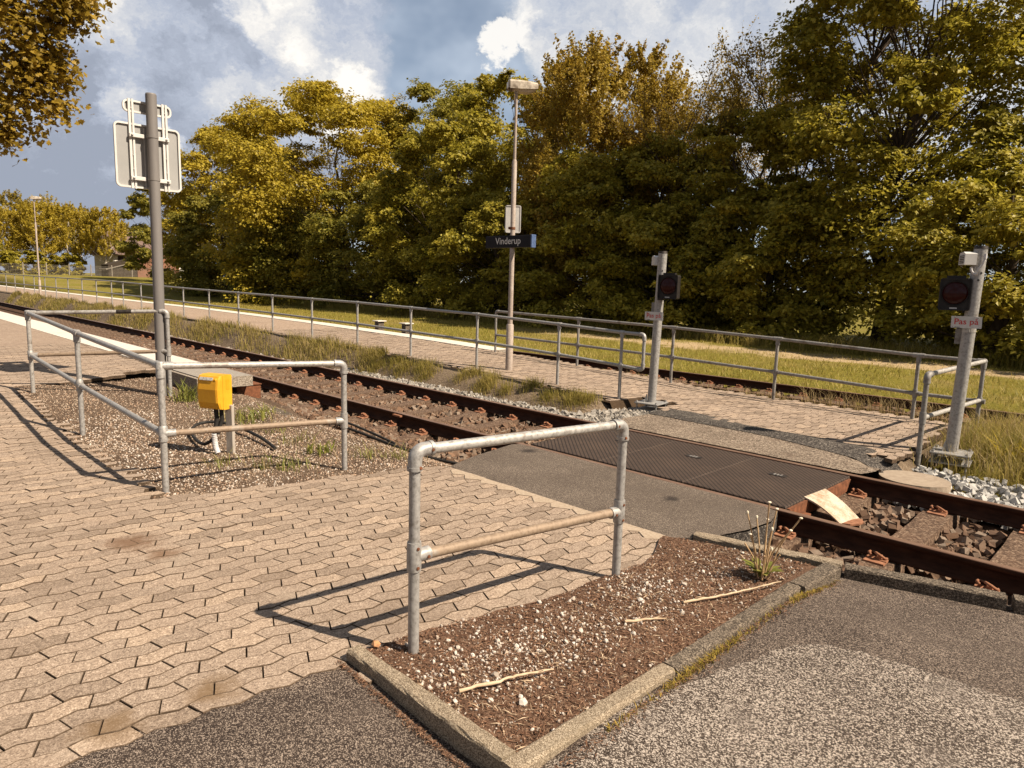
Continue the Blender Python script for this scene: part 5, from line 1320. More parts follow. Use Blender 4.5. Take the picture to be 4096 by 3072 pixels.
# right side between tracks
n = 12000; X_ = NR.uniform(-1.95, 1.2, n); Y_ = NR.uniform(7.85, 10.8, n); k = ((Y_ > 8.55) | (X_ > -1.35) | (NR.random(n) < .3)) & (X_ + .3*np.sin(Y_*4) > -1.95); X_, Y_ = X_[k], Y_[k]
zr = lambda x, y: -.27 + .17*sstep(7.7, 8.7, y)
P = np.stack([X_, Y_, np.array([zr(a, b) for a, b in zip(X_, Y_)])], 1); grass('crossing_grass', P, NR.uniform(.12, .42, len(P)), NR.uniform(.004, .008, len(P)), 'grass_lush', 'long grass behind the right signal pole', lean=.45)
n = 3200; X_ = NR.uniform(-1.95, 1.0, n); Y_ = NR.uniform(8.0, 10.8, n); P = np.stack([X_, Y_, np.array([zr(a, b) for a, b in zip(X_, Y_)])], 1); grass('crossing_straw', P, NR.uniform(.15, .5, n), NR.uniform(.003, .006, n), 'grass_dry', 'straw coloured stalks behind the right signal pole', lean=.4)
# strip behind the paving along the second track
n = 2600; X_ = -10.5 + 8.3*NR.random(n); k = NR.random(n) < .25 + .75*(np.sin(X_*2.3) > .55) ; k |= (X_ > -4.2) & (X_ < -2.5) & (NR.random(n) < .8); X_ = X_[k]; Y_ = 10.38 + .28*NR.random(len(X_)); P = np.stack([X_, Y_, 0*X_ - .06], 1)
grass('track_edge_grass', P, NR.uniform(.06, .30, len(P))*np.where((P[:, 0] > -4.2), 1.3, .6), NR.uniform(.004, .007, len(P)), 'grass_dry', 'dry grass between the far paving and the second track', lean=.5)
# mossy tufts along the kerb, weeds in the gravel bed
n = 2600; Y_ = 1.9 + 2.2*NR.random(n); k = NR.random(n) < .2 + .8*(np.sin(Y_*5.1 + 1) > 0); Y_ = Y_[k]; P = np.stack([-1.362 + np.abs(NR.normal(0, .014, len(Y_))), Y_, np.array([zas(-1.36, b) for b in Y_])], 1); grass('kerb_moss', P, NR.uniform(.006, .028, len(P)), NR.uniform(.003, .006, len(P)), 'moss', 'yellow moss at the foot of the long kerb', lean=.8)
cs = [(-5.9, 2.35, .6), (-5.45, 2.75, 1.0), (-5.6, 2.6, .6), (-6.3, 3.3, .7), (-6.9, 3.35, .7), (-7.4, 3.3, .8), (-7.9, 3.2, .6), (-5.4, 3.5, .8), (-5.15, 3.75, .7), (-7.9, 3.72, .7), (-8.5, 3.3, .8)]
P = tuft_points(cs, 60, .10, zbed); grass('bed_weeds', P, NR.uniform(.03, .14, len(P)), NR.uniform(.004, .009, len(P)), 'leaf_weed', 'small green weeds in the gravel bed', lean=.9)
P = tuft_points(cs, 40, .14, zbed); grass('bed_straw', P, NR.uniform(.04, .16, len(P)), NR.uniform(.002, .004, len(P)), 'grass_dry', 'dry stalks in the gravel bed', lean=.8)

def leafy(name, parent, centers, normals, size, mat, asp=.75):
    V, F = leaf_quads(centers, normals, size, asp); return npmesh(name, V, F, mat, parent=parent)
def leaf_quads(C, Nn, S, asp=.75, fold=.12):
    n = len(C); Nn = Nn/np.maximum(1e-6, np.linalg.norm(Nn, axis=1))[:, None]
    r = NR.normal(size=(n, 3)); r[:, 2] -= .8; t = r - Nn*np.sum(r*Nn, 1)[:, None]; t /= np.maximum(1e-6, np.linalg.norm(t, axis=1))[:, None]; b = np.cross(Nn, t)
    S = S[:, None]; V = np.stack([C - t*S*.5, C + b*S*asp*.5 + Nn*S*fold, C + t*S*.55, C - b*S*asp*.5 + Nn*S*fold], 1).reshape(-1, 3)
    return V, [np.arange(n*4).reshape(-1, 4)]
# dandelion clump at the kerb
DX, DY = -1.60, 3.66
t = thing('dandelion', 'dandelion clump with tall bare stalks by the kerb', 'plant', (DX, DY, .02))
for i in range(13):
    a = rnd.uniform(0, 2*PI); r0 = rnd.uniform(.01, .05); H = rnd.uniform(.28, .52) if i < 9 else rnd.uniform(.15, .25); ln = rnd.uniform(.02, .16)
    b = Vector((DX + r0*math.cos(a), DY + r0*math.sin(a), .02)); d = Vector((math.cos(a + rnd.uniform(-.5, .5)), math.sin(a), 0))
    tip = b + Vector((0, 0, H)) + d*ln
    mb = MB(); mb.tube(curve_pts([b, b + Vector((0, 0, H*.5)) + d*ln*.3, tip], 4), [.0042]*9, 6); mb.build('stalk', 'stem_tan', t)
    if i < 10: heads = MB(); heads.sphere(tip, .011 if i < 6 else .008, 8, 5, (1, 1, .5 if i < 6 else 1.6)); heads.build('seed_head', 'seed_head', t)

C_, N__, S_ = [], [], []
V = []; F = []
for i in range(26):
    a = rnd.uniform(0, 2*PI); Lf = rnd.uniform(.07, .16); d = Vector((math.cos(a), math.sin(a), 0)); s = Vector((-d.y, d.x, 0)); tilt = rnd.uniform(.9, 1.45)
    b = Vector((DX, DY, .025)) + d*.015; pts = []
    for j in range(6):
        u = j/5; c = b + d*Lf*u*math.cos(tilt*(1 - .4*u)) + Vector((0, 0, Lf*(math.sin(tilt)*u - .45*u*u))); wd = [.006, .020, .009, .026, .013, .002][j]*Lf/.15*(1 if j % 2 else 1.2)
        pts += [c - s*wd, c + s*wd]
    o_ = len(V); V += [tuple(p) for p in pts]; F += [(o_ + 2*j, o_ + 2*j + 1, o_ + 2*j + 3, o_ + 2*j + 2) for j in range(5)]
npmesh('leaf_rosette', np.array(V), np.array(F), 'leaf_weed', parent=t)
def tuft_plant(name, label, x, y, z, n, h, spread, mat, cat='plant', w=.012):
    q = NR.normal(0, spread, (n, 2)); P = np.concatenate([q + [x, y], np.full((n, 1), z)], 1)
    V, F = blades(P, NR.uniform(h*.4, h, n), NR.uniform(w*.6, w*1.2, n), lean=.7); o = npmesh(name, V, F, mat, origin=(x, y, z)); tag(o, label, cat); return o
tuft_plant('weed_clump', 'yellow-green weed clump at the foot of the platform end wall', -9.0, 3.22, .02, 90, .34, .10, 'leaf_weed', w=.016)
tuft_plant('weed_clump', 'flat light green weed on the gravel right of the yellow box', -5.75, 3.25, .0, 40, .14, .07, 'leaf_weed', w=.02)
tuft_plant('weed_clump', 'low broad green weed in front of the platform end slab', -7.6, 3.42, .0, 60, .18, .12, 'leaf_weed', w=.02)
tuft_plant('yellow_plant', 'yellowing broad-leaved plant in the grass right of the signal pole', -1.15, 8.75, -.1, 60, .34, .12, 'leaf_birch', w=.035)
# low leafy shrubs at the right edge
for i, (x, y, r, lab) in enumerate(((-.75, 9.25, .42, 'low dark green shrub in the grass at the right edge'), (-.95, 8.55, .26, 'small grey-green herb clump below the grass at the right edge'))):
    t = thing('low_shrub', lab, 'shrub', (x, y, -.1)); n = 1500
    C_ = NR.normal(0, 1, (n, 3)); C_ /= np.linalg.norm(C_, axis=1)[:, None]; C_ *= (r*NR.random((n, 1))**.4); C_[:, 2] = np.abs(C_[:, 2])*.9; Nn = C_ + NR.normal(0, .15, C_.shape) + [0, 0, .2]
    leafy('foliage', t, C_ + [x, y, -.1], Nn, NR.uniform(.02, .05, n), 'leaf_weed' if i == 0 else 'leaf_green', .5)
    mb = MB()
    for k in range(7): a = k*.9; mb.tube([(x, y, -.15), (x + r*.5*math.cos(a), y + r*.5*math.sin(a), r*.5)], [.008, .003], 5)
    mb.build('stem', 'bark', t)

# ------------------------------------------------------------------ trees
def limb(mb, a, b, r0, r1, wob=.08, n=5, seg=5):
    a, b = Vector(a), Vector(b); L_ = (b - a).length; pts = [a]
    for i in range(1, n): pts.append(lerp(a, b, i/n) + Vector((rnd.gauss(0, wob), rnd.gauss(0, wob), rnd.gauss(0, wob*.5)))*L_*.25)
    pts.append(b); mb.tube(pts, [lerp(r0, r1, i/n) for i in range(n + 1)], seg, cap=False)
    return pts
def tree(name, label, x, y, h, r, leaf, seed, nl=34, tw=13, lv=75, ls=.17, base=.06, shape=.55, style='maple', bark='bark', trunk=.22, lobe=.3, z0=None, squash=.62, group='trees of the belt behind the lawn', flat=1.0, visible_side=True, dome=.55):
    """trunk with limbs to leaf lobes; every lobe is a cloud of small twigs carrying leaf quads"""
    st = random.getstate(); rnd.seed(seed); global NR; NR = np.random.default_rng(seed)
    z0 = zlawn(x, y) if z0 is None else z0
    t = thing(name, label, 'tree', (x, y, z0), group)
    mb = MB(); top = Vector((x + rnd.gauss(0, .2), y + rnd.gauss(0, .2), z0 + h*.92)); tp = limb(mb, (x, y, z0 - .2), top, trunk, .03, .12, 8, 9)
    LC, LR = [], []
    def prof(u):   # crown radius as share of r at height share u
        v = abs(u - dome)/((1.02 - dome) if u > dome else (dome + .25)); return max(.1, 1 - v**2.5)**.5
    for i in range(nl):
        u = (i + .5)/nl; u = base + (1 - base)*(u**.9); a = i*2.39996 + rnd.uniform(-.5, .5); pr = prof(u)*r
        rr = lobe*r*rnd.uniform(.75, 1.25)*(.75 + .4*(1 - u)); rad = max(0, pr - rr*.55)*rnd.uniform(.78, 1.04)
        c = Vector((x + rad*math.cos(a), y + rad*math.sin(a)*flat, z0 + u*h - rr*squash*.5))
        if c.z < z0 + rr*.3: c.z = z0 + rr*.3
        LC.append(c); LR.append(rr)
        k = min(8, max(1, int(8*max(.1, u*.75 - .05)))); limb(mb, tp[k], lerp(tp[k], c, .85), .05*trunk/.22*(1.3 - u), .012, .12, 4, 5)
    mb.build('trunk', bark, t)
    # leaves
    tw = int(tw*1.8); ls = ls*(1.0 if style == 'upright' else .98)
    C_, N_ = [], []
    for c, rr in zip(LC, LR):
        c = np.array(c); q = NR.normal(0, 1, (tw, 3)); q /= np.linalg.norm(q, axis=1)[:, None]; q[:, 2] = q[:, 2]*.85 + .18
        q *= (.45 + .6*NR.random((tw, 1)))*rr; q[:, 2] *= squash; tc = c + q; out = q/np.maximum(.01, np.linalg.norm(q, axis=1))[:, None]
        if style == 'upright':
            d = out*.55 + np.array([0, 0, .9]) + NR.normal(0, .18, (tw, 3)); s = NR.random((tw, lv, 1))*rr*1.15; P = tc[:, None] + d[:, None]*s + NR.normal(0, .075*rr + .03, (tw, lv, 3))*(1.2 - .6*s/(rr*1.15))
            nn = out[:, None]*.6 + np.array([0, 0, .35]) + NR.normal(0, .6, (tw, lv, 3))
        else:
            sg = .21*rr*NR.uniform(.6, 1.2, (tw, 1, 1)); o3 = NR.normal(0, 1, (tw, lv, 3))*sg*[1, 1, .42]
            dr = np.sqrt(o3[..., 0]**2 + o3[..., 1]**2)[..., None]; o3 = o3 + out[:, None]*sg*.3; o3[..., 2:] -= dr*.45
            P = tc[:, None] + o3; nn = out[:, None]*.55 + np.array([0, 0, .75]) + NR.normal(0, .42, (tw, lv, 3))
        C_.append(P.reshape(-1, 3)); N_.append(nn.reshape(-1, 3))
    C_, N_ = np.concatenate(C_), np.concatenate(N_); k = C_[:, 2] > z0 + .02; C_, N_ = C_[k], N_[k]
    V, F = leaf_quads(C_, N_, ls*NR.uniform(.42, 1.3, len(C_))); npmesh('crown', V, F, leaf, parent=t)
    random.setstate(st); return t

TREES = [
 # name, label, x, y, h, r, leaf, kw
 ('maple_tree', 'golden-green maple at the left end of the tree belt, behind the road sign plates', -61.5, 27, 14.4, 6.8, 'leaf_gold', dict(ls=.24, nl=52, lobe=.26)),
 ('maple_tree', 'broad domed yellow-green maple left of the middle, the widest crown of the belt', -44.5, 26.5, 14.6, 8.2, 'leaf_gold', dict(ls=.21, nl=84, lv=80, lobe=.23)),
 ('ash_tree', 'darker green tree set back between the domed maple and the lamp pole', -37.6, 31, 14.9, 5.2, 'leaf_green', dict(ls=.2, nl=38)),
 ('maple_tree', 'conical bright green maple left of the lamp pole, standing in front of taller crowns', -29.6, 24.6, 10.2, 4.2, 'leaf_maple', dict(ls=.17, nl=42, lobe=.27, dome=.35)),
 ('maple_tree', 'green maple whose crown rises just behind the lamp head', -29.5, 29, 13.6, 4.8, 'leaf_maple', dict(ls=.19, nl=42)),
 ('beech_tree', 'tall bronze-leaved beech with spiky upright shoots right of the lamp pole', -21.4, 27.4, 12.2, 4.5, 'leaf_bronze', dict(ls=.15, nl=58, tw=15, lv=75, style='upright', lobe=.22)),
 ('maple_tree', 'green maple low in front of the bronze beech', -19.6, 24.6, 7.4, 4.0, 'leaf_maple', dict(ls=.16, nl=34, lobe=.28)),
 ('maple_tree', 'very large yellow-green maple on the right whose top leaves the frame', -8.0, 26.3, 17.6, 4.1, 'leaf_maple', dict(ls=.16, nl=105, tw=14, lv=64, lobe=.30, trunk=.34)),
 ('maple_tree', 'tall green tree at the right edge of the photo', 0.4, 30.5, 14.6, 4.8, 'leaf_maple', dict(ls=.17, nl=70, lobe=.24, lv=64)),
 ('maple_tree', 'dense lower green maple beneath the big right-hand maple', -11.4, 24.6, 5.6, 3.0, 'leaf_maple', dict(ls=.15, nl=34, lobe=.28)),
 ('maple_tree', 'leafy young maple at the lawn edge behind the right signal pole', -4.2, 23.6, 5.2, 3.3, 'leaf_maple', dict(ls=.15, nl=32, lobe=.28)),
 ('hornbeam_tree', 'dark green bushy tree at the lawn edge behind the left end of the station sign', -36.5, 24.6, 7.6, 4.2, 'leaf_green', dict(ls=.18, nl=32)),
 ('hornbeam_tree', 'dark bushy tree at the lawn edge below the domed maple', -45, 23.4, 6.6, 4.4, 'leaf_green', dict(ls=.2, nl=32)),
 ('hornbeam_tree', 'dark green tree with low branches beside the grey sign post', -56, 23.6, 8.0, 4.4, 'leaf_green', dict(ls=.22, nl=32)),
 ('hornbeam_tree', 'small dark tree overhanging the brick house at the left end of the belt', -80, 25.9, 10.2, 3.5, 'leaf_green', dict(ls=.24, nl=24)),
 ('hazel_shrub', 'tall green shrub at the lawn edge left of the left signal pole', -25.4, 24.0, 6.2, 3.6, 'leaf_maple', dict(ls=.16, nl=32)),
 ('hazel_shrub', 'dark leafy shrub at the lawn edge between the two signal poles', -15.2, 23.8, 5.0, 3.0, 'leaf_maple', dict(ls=.15, nl=32)),
 ('maple_tree', 'mid-height maple filling the gap below the bare twigs, right of the bronze beech', -17.0, 26.2, 8.0, 3.5, 'leaf_maple', dict(ls=.16, nl=40, lobe=.28)),
 ('maple_tree', 'young maple against the left flank of the big right-hand maple', -13.4, 25.8, 8.6, 2.9, 'leaf_maple', dict(ls=.15, nl=36, lobe=.3)),
 ('hazel_shrub', 'leafy shrub under the tall tree at the right edge', 1.2, 23.8, 5.6, 3.4, 'leaf_maple', dict(ls=.15, nl=26)),
]
for i, (nm, lb, x, y, h, r, lf, kw) in enumerate(TREES):
    tree(nm, lb, x, y, h, r, lf, 100 + i*7, **kw)

def sparse_tree(label, x, y, h, seed, leaf='leaf_bronze', spread=3.2):
    st = random.getstate(); rnd.seed(seed); global NR; NR = np.random.default_rng(seed)
    z0 = zlawn(x, y); t = thing('birch_tree', label, 'tree', (x, y, z0), 'trees of the belt behind the lawn')
    mb = MB(); tips = []
    def grow(p, d, L_, r, lev):
        q = p + d*L_; pts = [p, lerp(p, q, .5) + Vector((rnd.gauss(0, .05), rnd.gauss(0, .05), 0))*L_, q]
        mb.tube(pts, [r, r*.8, r*.6], 5 if lev < 3 else 3, cap=False)
        if lev >= 3: tips.append((p, q, d))
        if lev >= 5: return
        for k in range(3 if lev < 4 else 2):
            nd = (d + Vector((rnd.gauss(0, .42), rnd.gauss(0, .42), rnd.uniform(-.05, .38)))).normalized(); grow(lerp(p, q, rnd.uniform(.55, 1)), nd, L_*rnd.uniform(.58, .78), r*.55, lev + 1)
    for k in range(4):
        a = k*1.6 + .4; d = Vector((math.cos(a)*.30*spread/3, math.sin(a)*.25, 1)).normalized(); grow(Vector((x + .3*math.cos(a), y + .3*math.sin(a), z0 - .1)), d, h*.36, .11, 0)
    mb.build('trunk', 'bark', t)
    C_ = []
    for p, q, d in tips:
        k = 13; s = NR.random((k, 1)); C_.append(np.array(p)*(1 - s) + np.array(q)*s + NR.normal(0, .10, (k, 3)))
    C_ = np.concatenate(C_); V, F = leaf_quads(C_, NR.normal(0, 1, C_.shape) + [0, 0, .5], NR.uniform(.06, .13, len(C_))); npmesh('crown', V, F, leaf, parent=t)
    random.setstate(st)
sparse_tree('thin brownish tree with bare branches and sky showing through, left of the big right-hand maple', -15.8, 28.5, 15.4, 5, 'leaf_bronze', 3.0)
sparse_tree('thin twiggy tree close against the big right-hand maple, sky behind its branches', -13.2, 28.8, 14.6, 9, 'leaf_bronze', 2.4)
NR = np.random.default_rng(77)

# distant yellow-green wood on the far left: individual trees
FT_ = [(-118, 14, 8.8, 4.6, 'leaf_olive'), (-112, 17.0, 8.0, 3.6, 'leaf_birch'), (-121, 19.5, 11.0, 3.4, 'leaf_olive'), (-108, 20.4, 8.6, 3.2, 'leaf_birch'), (-116, 23, 9.9, 3.6, 'leaf_birch'), (-108, 23.6, 8.9, 3.0, 'leaf_birch'), (-116, 27.0, 9.2, 3.4, 'leaf_olive'), (-104.5, 27.3, 8.6, 2.6, 'leaf_birch'), (-124, 34, 8.2, 3.2, 'leaf_olive')]
FL_ = ['olive tree at the far left edge of the distant wood', 'yellow birch left of the distant lamp pole', 'tall olive tree rising above the distant wood behind the lamp pole', 'yellow birch right behind the distant lamp pole', 'tall golden birch in the middle of the distant wood', 'golden birch with pale stems in front of the distant wood', 'olive tree towards the right of the distant wood', 'birch with forked white trunk beside the distant white house', 'olive tree rising behind the distant white house']
for i, ((x, y, h, r, lf), lb) in enumerate(zip(FT_, FL_)):
    tree('distant_tree', lb, x, y, h, r, lf, 400 + i, nl=30, tw=8, lv=36, ls=.21, base=.34, style='upright', bark='birch_bark', trunk=.16, lobe=.26, group='trees of the distant wood on the left', z0=1.1)
for i, (x, y, h, r) in enumerate(((-108, 15.2, 4.2, 3.0), (-106, 18.8, 3.2, 2.4), (-106.5, 23.2, 3.0, 2.2))):
    tree('distant_shrub', ('bright green shrub at the foot of the distant wood, left of the lamp pole', 'low shrub at the foot of the distant wood behind the lamp pole', 'small shrub at the foot of the distant wood right of the lamp pole')[i], x, y, h, r, 'leaf_maple', 500 + i, nl=18, tw=10, lv=40, ls=.28, trunk=.08, group='shrubs at the foot of the distant wood', z0=1.0)

# near branch reaching in from the upper left
def near_tree():
    st = random.getstate(); rnd.seed(61); global NR; NR = np.random.default_rng(61)
    t = thing('maple_tree', 'golden maple foliage hanging into the upper left corner, trunk outside the frame', 'tree', (-9.4, -.9, .15))
    mb = MB(); B = Vector((-9.4, -.9, 0)); tp = limb(mb, B + Vector((0, 0, -.1)), B + Vector((.1, .2, 6.5)), .2, .06, .06, 8, 10)
    LB = [(-8.52, 1.66, 3.99, .34), (-8.41, 1.90, 4.18, .26), (-8.57, 1.72, 3.62, .30), (-8.67, 1.60, 3.40, .26), (-8.62, 1.84, 3.36, .20), (-8.72, 1.50, 3.16, .22), (-8.58, 1.1, 4.1, .5), (-8.8, .9, 3.4, .45), (-8.35, 2.06, 4.34, .22), (-8.6, 1.35, 3.75, .4), (-8.4, 1.5, 4.5, .45), (-8.5, 1.0, 4.8, .5), (-9.2, .3, 4.6, .8), (-9.3, -.9, 5.2, 1.1), (-10.2, -.4, 4.6, .9), (-9.2, .4, 5.8, .9), (-10.3, -1.6, 5.6, 1.0), (-8.6, -1.2, 4.8, .9), (-9.3, -.8, 6.6, 1.0), (-8.9, 1.2, 3.6, .35)]
    LB += [(-8.55, 1.78, 3.85, .25), (-8.50, 1.50, 4.2, .3), (-8.46, 2.02, 4.26, .16), (-8.58, 1.92, 3.66, .15), (-8.8, 1.42, 2.98, .13)]
    P_, N_ = [], []
    for (x, y, z, r) in LB:
        k = min(8, max(2, int((z - .3)/.85))); limb(mb, tp[k], lerp(tp[k], Vector((x, y, z)), .9), .035, .006, .08, 5, 6)
        tw = int(10 + 26*r/.4) ; c = np.array([x, y, z]); q = NR.normal(0, 1, (tw, 3)); q /= np.linalg.norm(q, axis=1)[:, None]; q *= r*NR.uniform(.3, 1.05, (tw, 1)); tc = c + q
        for a in tc[: tw//2]: mb.tube([tuple(c), tuple(a)], [.004, .0018], 4, cap=False)
        m_ = 17 if r < .6 else 9; o = NR.normal(0, .08, (tw, m_, 3)); P_.append((tc[:, None] + o).reshape(-1, 3)); N_.append((q[:, None]*.5 + np.array([.25, -.1, .6]) + NR.normal(0, .5, (tw, m_, 3))).reshape(-1, 3))
    mb.build('trunk', 'bark', t); P_, N_ = np.concatenate(P_), np.concatenate(N_); n = len(P_)
    N_ /= np.linalg.norm(N_, axis=1)[:, None]; r = NR.normal(size=(n, 3)); r[:, 2] -= 1.2; tt = r - N_*np.sum(r*N_, 1)[:, None]; tt /= np.linalg.norm(tt, axis=1)[:, None]; b = np.cross(N_, tt)
    S = NR.uniform(.032, .084, n)
    sh = [(-.5, 0), (-.30, .16), (-.30, .42), (-.05, .30), (.02, .52), (.2, .22), (.55, 0), (.2, -.22), (.02, -.52), (-.05, -.30), (-.30, -.42), (-.30, -.16)]
    V = np.stack([P_ + tt*S[:, None]*u + b*S[:, None]*v + N_*S[:, None]*.28*abs(v) for u, v in sh], 1).reshape(-1, 3)
    npmesh('crown', V, [np.arange(n*12).reshape(-1, 12)], 'leaf_near', parent=t)
    random.setstate(st); NR = np.random.default_rng(78)
near_tree()

# ------------------------------------------------------------------ distant house, shed, wire fence
def gable(mb, x0, x1, y0, y1, z0, zt, zr, axis='y'): pass
t = thing('white_house', 'white rendered house with dark tiled roof far left behind the birches', 'house', (-112, 34, 1.1))
mb = MB(); mb.box((-112, 36, 2.6), (9, 14, 3.2)); mb.build('wall', 'white_render', t)
mb = MB(); mb.prism([(-5.2, 0), (5.2, 0), (0, 3.4)], (-112, 28.6, 4.2), (1, 0, 0), (0, 0, 1), (0, 1, 0), 15); mb.build('roof', 'roof_tile', t)
mb = MB(); mb.box((-107.48, 30.6, 3.4), (.06, 1.9, 1.3)); w_ = mb.build('window', 'window_glass', t)
mb = MB(); mb.box((-107.46, 30.6, 3.4), (.06, .1, 1.3)); mb.build('frame', 'dark_wood', w_)
t = thing('brick_outbuilding', 'red rendered outbuilding with flat dark eaves on the far left beside the tree belt', 'house', (-101, 31.8, 1.1))
mb = MB(); mb.box((-101, 32.0, 2.85), (5, 5.2, 3.7)); mb.build('wall', 'brick_render', t)
mb = MB(); mb.box((-101, 32.0, 4.82), (5.6, 5.8, .26)); mb.build('roof', 'brick_dark', t)
mb = MB(); mb.box((-98.47, 31.2, 2.7), (.05, 1.1, 2.0)); mb.build('blind_door', 'brick_render', t)
t = thing('lean_to_shed', 'black wooden lean-to shed against the red outbuilding', 'shed', (-100, 27.6, 1.1))
mb = MB(); mb.prism([(-1.7, 0), (1.6, 0), (1.6, 2.7), (-1.7, 1.7)], (-101.5, 27.7, 1.0), (0, 1, 0), (0, 0, 1), (1, 0, 0), 3); mb.build('wall', 'dark_wood', t)
mb = MB(); mb.prism([(-2.0, 0), (1.75, 0), (1.75, .12), (-2.0, .12)], (-101.7, 27.7, 2.62), (0, 1, .29), (0, 0, 1), (1, 0, 0), 3.4); mb.build('roof', 'wire_grey', t)
t = thing('wire_fence', 'grey wire fence with thin posts in front of the distant wood', 'fence', (-97, 25, 1.1))
for k in range(9):
    y = 14.5 + k*2.3; mb = MB(); mb.box((-97, y, 1.75), (.1, .1, 1.7)); mb.build('post', 'wire_grey', t)
mb = MB()
for k in range(9): mb.tube([(-97, 14.2, 1.1 + k*.16), (-97, 33.6, 1.1 + k*.16)], .012, 4)
for k in range(125): mb.tube([(-97, 14.2 + k*.155, 1.0), (-97, 14.2 + k*.155, 2.4)], .009, 3)
mb.build('wire_mesh', 'wire_grey', t)

# ------------------------------------------------------------------ light, sky, camera
az, el = math.radians(21.1), math.radians(45.9)     # azimuth from +x towards +y
sd = Vector((math.cos(el)*math.cos(az), math.cos(el)*math.sin(az), math.sin(el)))
sun = bpy.data.lights.new('sun', 'SUN'); sun.energy = 4.9; sun.angle = math.radians(.53); sun.color = (1, .86, .68)
so = bpy.data.objects.new('sun', sun); COL.objects.link(so); so.rotation_euler = sd.to_track_quat('Z', 'Y').to_euler(); so.location = sd*50

w = bpy.data.worlds.new('World'); SC.world = w; w.use_nodes = True; nt = w.node_tree; nt.nodes.clear()
out = N(nt, 'ShaderNodeOutputWorld'); bg = N(nt, 'ShaderNodeBackground'); bg.inputs['Strength'].default_value = .046; L(nt, bg.outputs[0], out.inputs[0])
sky = N(nt, 'ShaderNodeTexSky', sky_type='NISHITA'); sky.sun_disc = False; sky.sun_elevation = el; sky.sun_rotation = math.radians(90) - az; sky.air_density = 1.0; sky.dust_density = .6; sky.ozone_density = 1.2
tc = N(nt, 'ShaderNodeTexCoord'); nrm = N(nt, 'ShaderNodeVectorMath', operation='NORMALIZE'); L(nt, tc.outputs['Generated'], nrm.inputs[0]); D = nrm.outputs[0]
def wnoise(scale, detail, rough=.55, off=(0, 0, 0), vec=None):
    mp = N(nt, 'ShaderNodeMapping'); mp.inputs['Location'].default_value = off; mp.inputs['Scale'].default_value = (1, 1, 1.35); L(nt, vec or D, mp.inputs['Vector']); return noise(nt, mp.outputs[0], scale, detail, rough)
warp = wnoise(10, 7, .68); wsub = N(nt, 'ShaderNodeVectorMath', operation='SUBTRACT'); L(nt, warp.outputs['Color'], wsub.inputs[0]); wsub.inputs[1].default_value = (.5, .5, .5)
wsc = N(nt, 'ShaderNodeVectorMath', operation='SCALE'); wsc.inputs['Scale'].default_value = .13; L(nt, wsub.outputs[0], wsc.inputs[0])
wd = N(nt, 'ShaderNodeVectorMath', operation='ADD'); L(nt, D, wd.inputs[0]); L(nt, wsc.outputs[0], wd.inputs[1]); DW = wd.outputs[0]
def blobs(lst):
    acc = None
    for (c, r) in lst:
        ds = N(nt, 'ShaderNodeVectorMath', operation='DISTANCE'); ds.inputs[1].default_value = c; L(nt, DW, ds.inputs[0])
        v = mth(nt, 'SUBTRACT', 1.0, mth(nt, 'DIVIDE', ds.outputs['Value'], r)); acc = v if acc is None else mth(nt, 'MAXIMUM', acc, v)
    return acc
SKYBLOBS_A = [((-.9231, .2883, .2545), .30), ((-.8771, .3898, .2832), .10), ((-.855, .4200, .312), .055), ((-.8400, .4850, .228), .075), ((-.9022, .3762, .2109), .16), ((-.98, .15, .12), .3), ((-.885, .35, .36), .09), ((-.855, .47, .20), .10)]
SKYBLOBS_B = [((-.6888, .6555, .3097), .032), ((-.66, .68, .315), .03), ((-.6131, .7182, .345), .10), ((-.5189, .7858, .345), .14), ((-.4239, .8416, .355), .15), ((-.60, .73, .27), .07), ((-.3, .9, .3), .25)]
dens = maprange(nt, blobs(SKYBLOBS_A), -.01, .10, 0, 1)
densB = maprange(nt, blobs(SKYBLOBS_B), -.03, .30, 0, .86)
# unseen part of the sky: dim grey cloud added to darken the shadow fill
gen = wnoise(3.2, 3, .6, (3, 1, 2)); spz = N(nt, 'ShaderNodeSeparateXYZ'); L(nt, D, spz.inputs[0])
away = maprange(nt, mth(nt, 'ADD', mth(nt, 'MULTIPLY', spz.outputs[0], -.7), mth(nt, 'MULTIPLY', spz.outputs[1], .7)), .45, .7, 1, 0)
dens_unseen = mth(nt, 'MULTIPLY', maprange(nt, gen.outputs['Fac'], .40, .56, .25, .95), away)
cov = mth(nt, 'MAXIMUM', dens, densB)
# wispy high veil over the blue
veil = wnoise(5, 4, .6, (1, 4, 0)); mpv = maprange(nt, veil.outputs['Fac'], .34, .7, .25, .72)
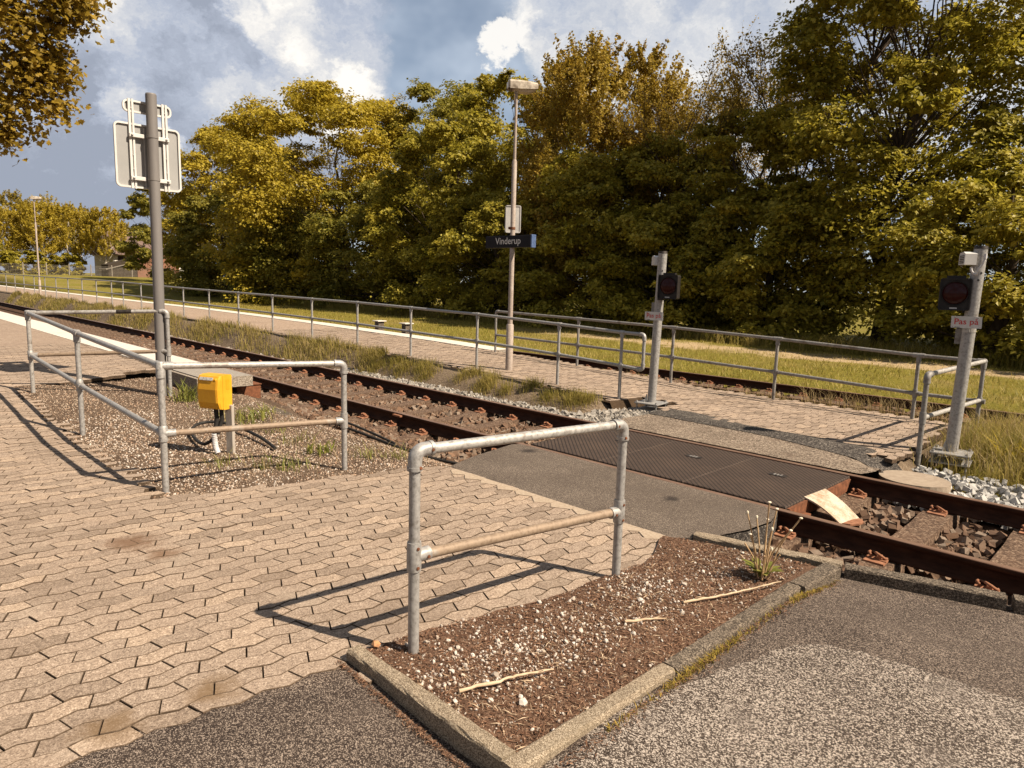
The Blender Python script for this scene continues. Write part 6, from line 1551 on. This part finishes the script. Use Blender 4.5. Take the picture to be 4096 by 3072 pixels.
# cloud tones
b1 = wnoise(6.5, 6, .62, (0, 0, .0), DW); b2 = wnoise(6.5, 5, .62, (.05, .03, .09), DW)
sh = mth(nt, 'SUBTRACT', b1.outputs['Fac'], b2.outputs['Fac']); big = wnoise(3.1, 3, .55, (5, 2, 1))
lit = mth(nt, 'ADD', mth(nt, 'MULTIPLY', sh, 3.6), mth(nt, 'MULTIPLY', mth(nt, 'SUBTRACT', big.outputs['Fac'], .5), 2.6))
edge = maprange(nt, blobs([((-.846, .4362, .305), .062), ((-.828, .500, .232), .06), ((-.862, .41, .33), .06), ((-.944, .272, .20), .045), ((-.935, .305, .165), .03), ((-.6888, .6555, .3097), .06)]), .0, .6, 0, 1.25)
low = maprange(nt, spz.outputs[2], .05, .2, -.75, 0)
darkside = maprange(nt, blobs([((-.975, .2, .12), .26), ((-.89, .40, .15), .10), ((-.90, .345, .27), .13)]), .05, .7, 0, -.62)
lit = mth(nt, 'ADD', mth(nt, 'ADD', lit, mth(nt, 'MULTIPLY', edge, .9)), mth(nt, 'ADD', low, darkside)); lit = mth(nt, 'ADD', lit, mth(nt, 'MULTIPLY', densB, .25))
ccol = ramp(nt, maprange(nt, lit, -.9, 1.1, 0, 1, False), [(0, (4.3, 4.8, 5.9)), (.3, (5.9, 6.5, 7.8)), (.55, (8.3, 8.5, 9.0)), (.8, (11.2, 10.9, 10.5)), (1, (13, 12.5, 11.7))])
base = mixc(nt, 1.0, sky.outputs[0], (1.0, 1.0, 1.0), 'MULTIPLY')
base = mixc(nt, mpv, base, (8.2, 9.2, 10.6))
base = mixc(nt, dens_unseen, base, (2.5, 2.3, 2.15))
col = mixc(nt, cov, base, ccol); L(nt, col, bg.inputs['Color'])

cam = bpy.data.cameras.new('camera'); cam.sensor_width = 36; cam.sensor_fit = 'HORIZONTAL'; cam.lens = 2752.897/4096*36; cam.clip_end = 3000; cam.clip_start = .05
co = bpy.data.objects.new('camera', cam); COL.objects.link(co)
r_ = Vector((.70515949, .70849415, .02803815)); u_ = Vector((-.12094738, .08122609, .9893301)); f_ = Vector((-.69865716, .70102665, -.14296786))
mt = Matrix((r_, u_, -f_)).transposed().to_4x4(); mt.translation = (0, 0, 1.62495); co.matrix_world = mt
SC.camera = co
SC.view_settings.view_transform = 'Standard'; SC.view_settings.look = 'None'; SC.view_settings.gamma = 1; SC.view_settings.exposure = .86
SC.cycles.max_bounces = 6; SC.cycles.diffuse_bounces = 3; SC.cycles.transparent_max_bounces = 4
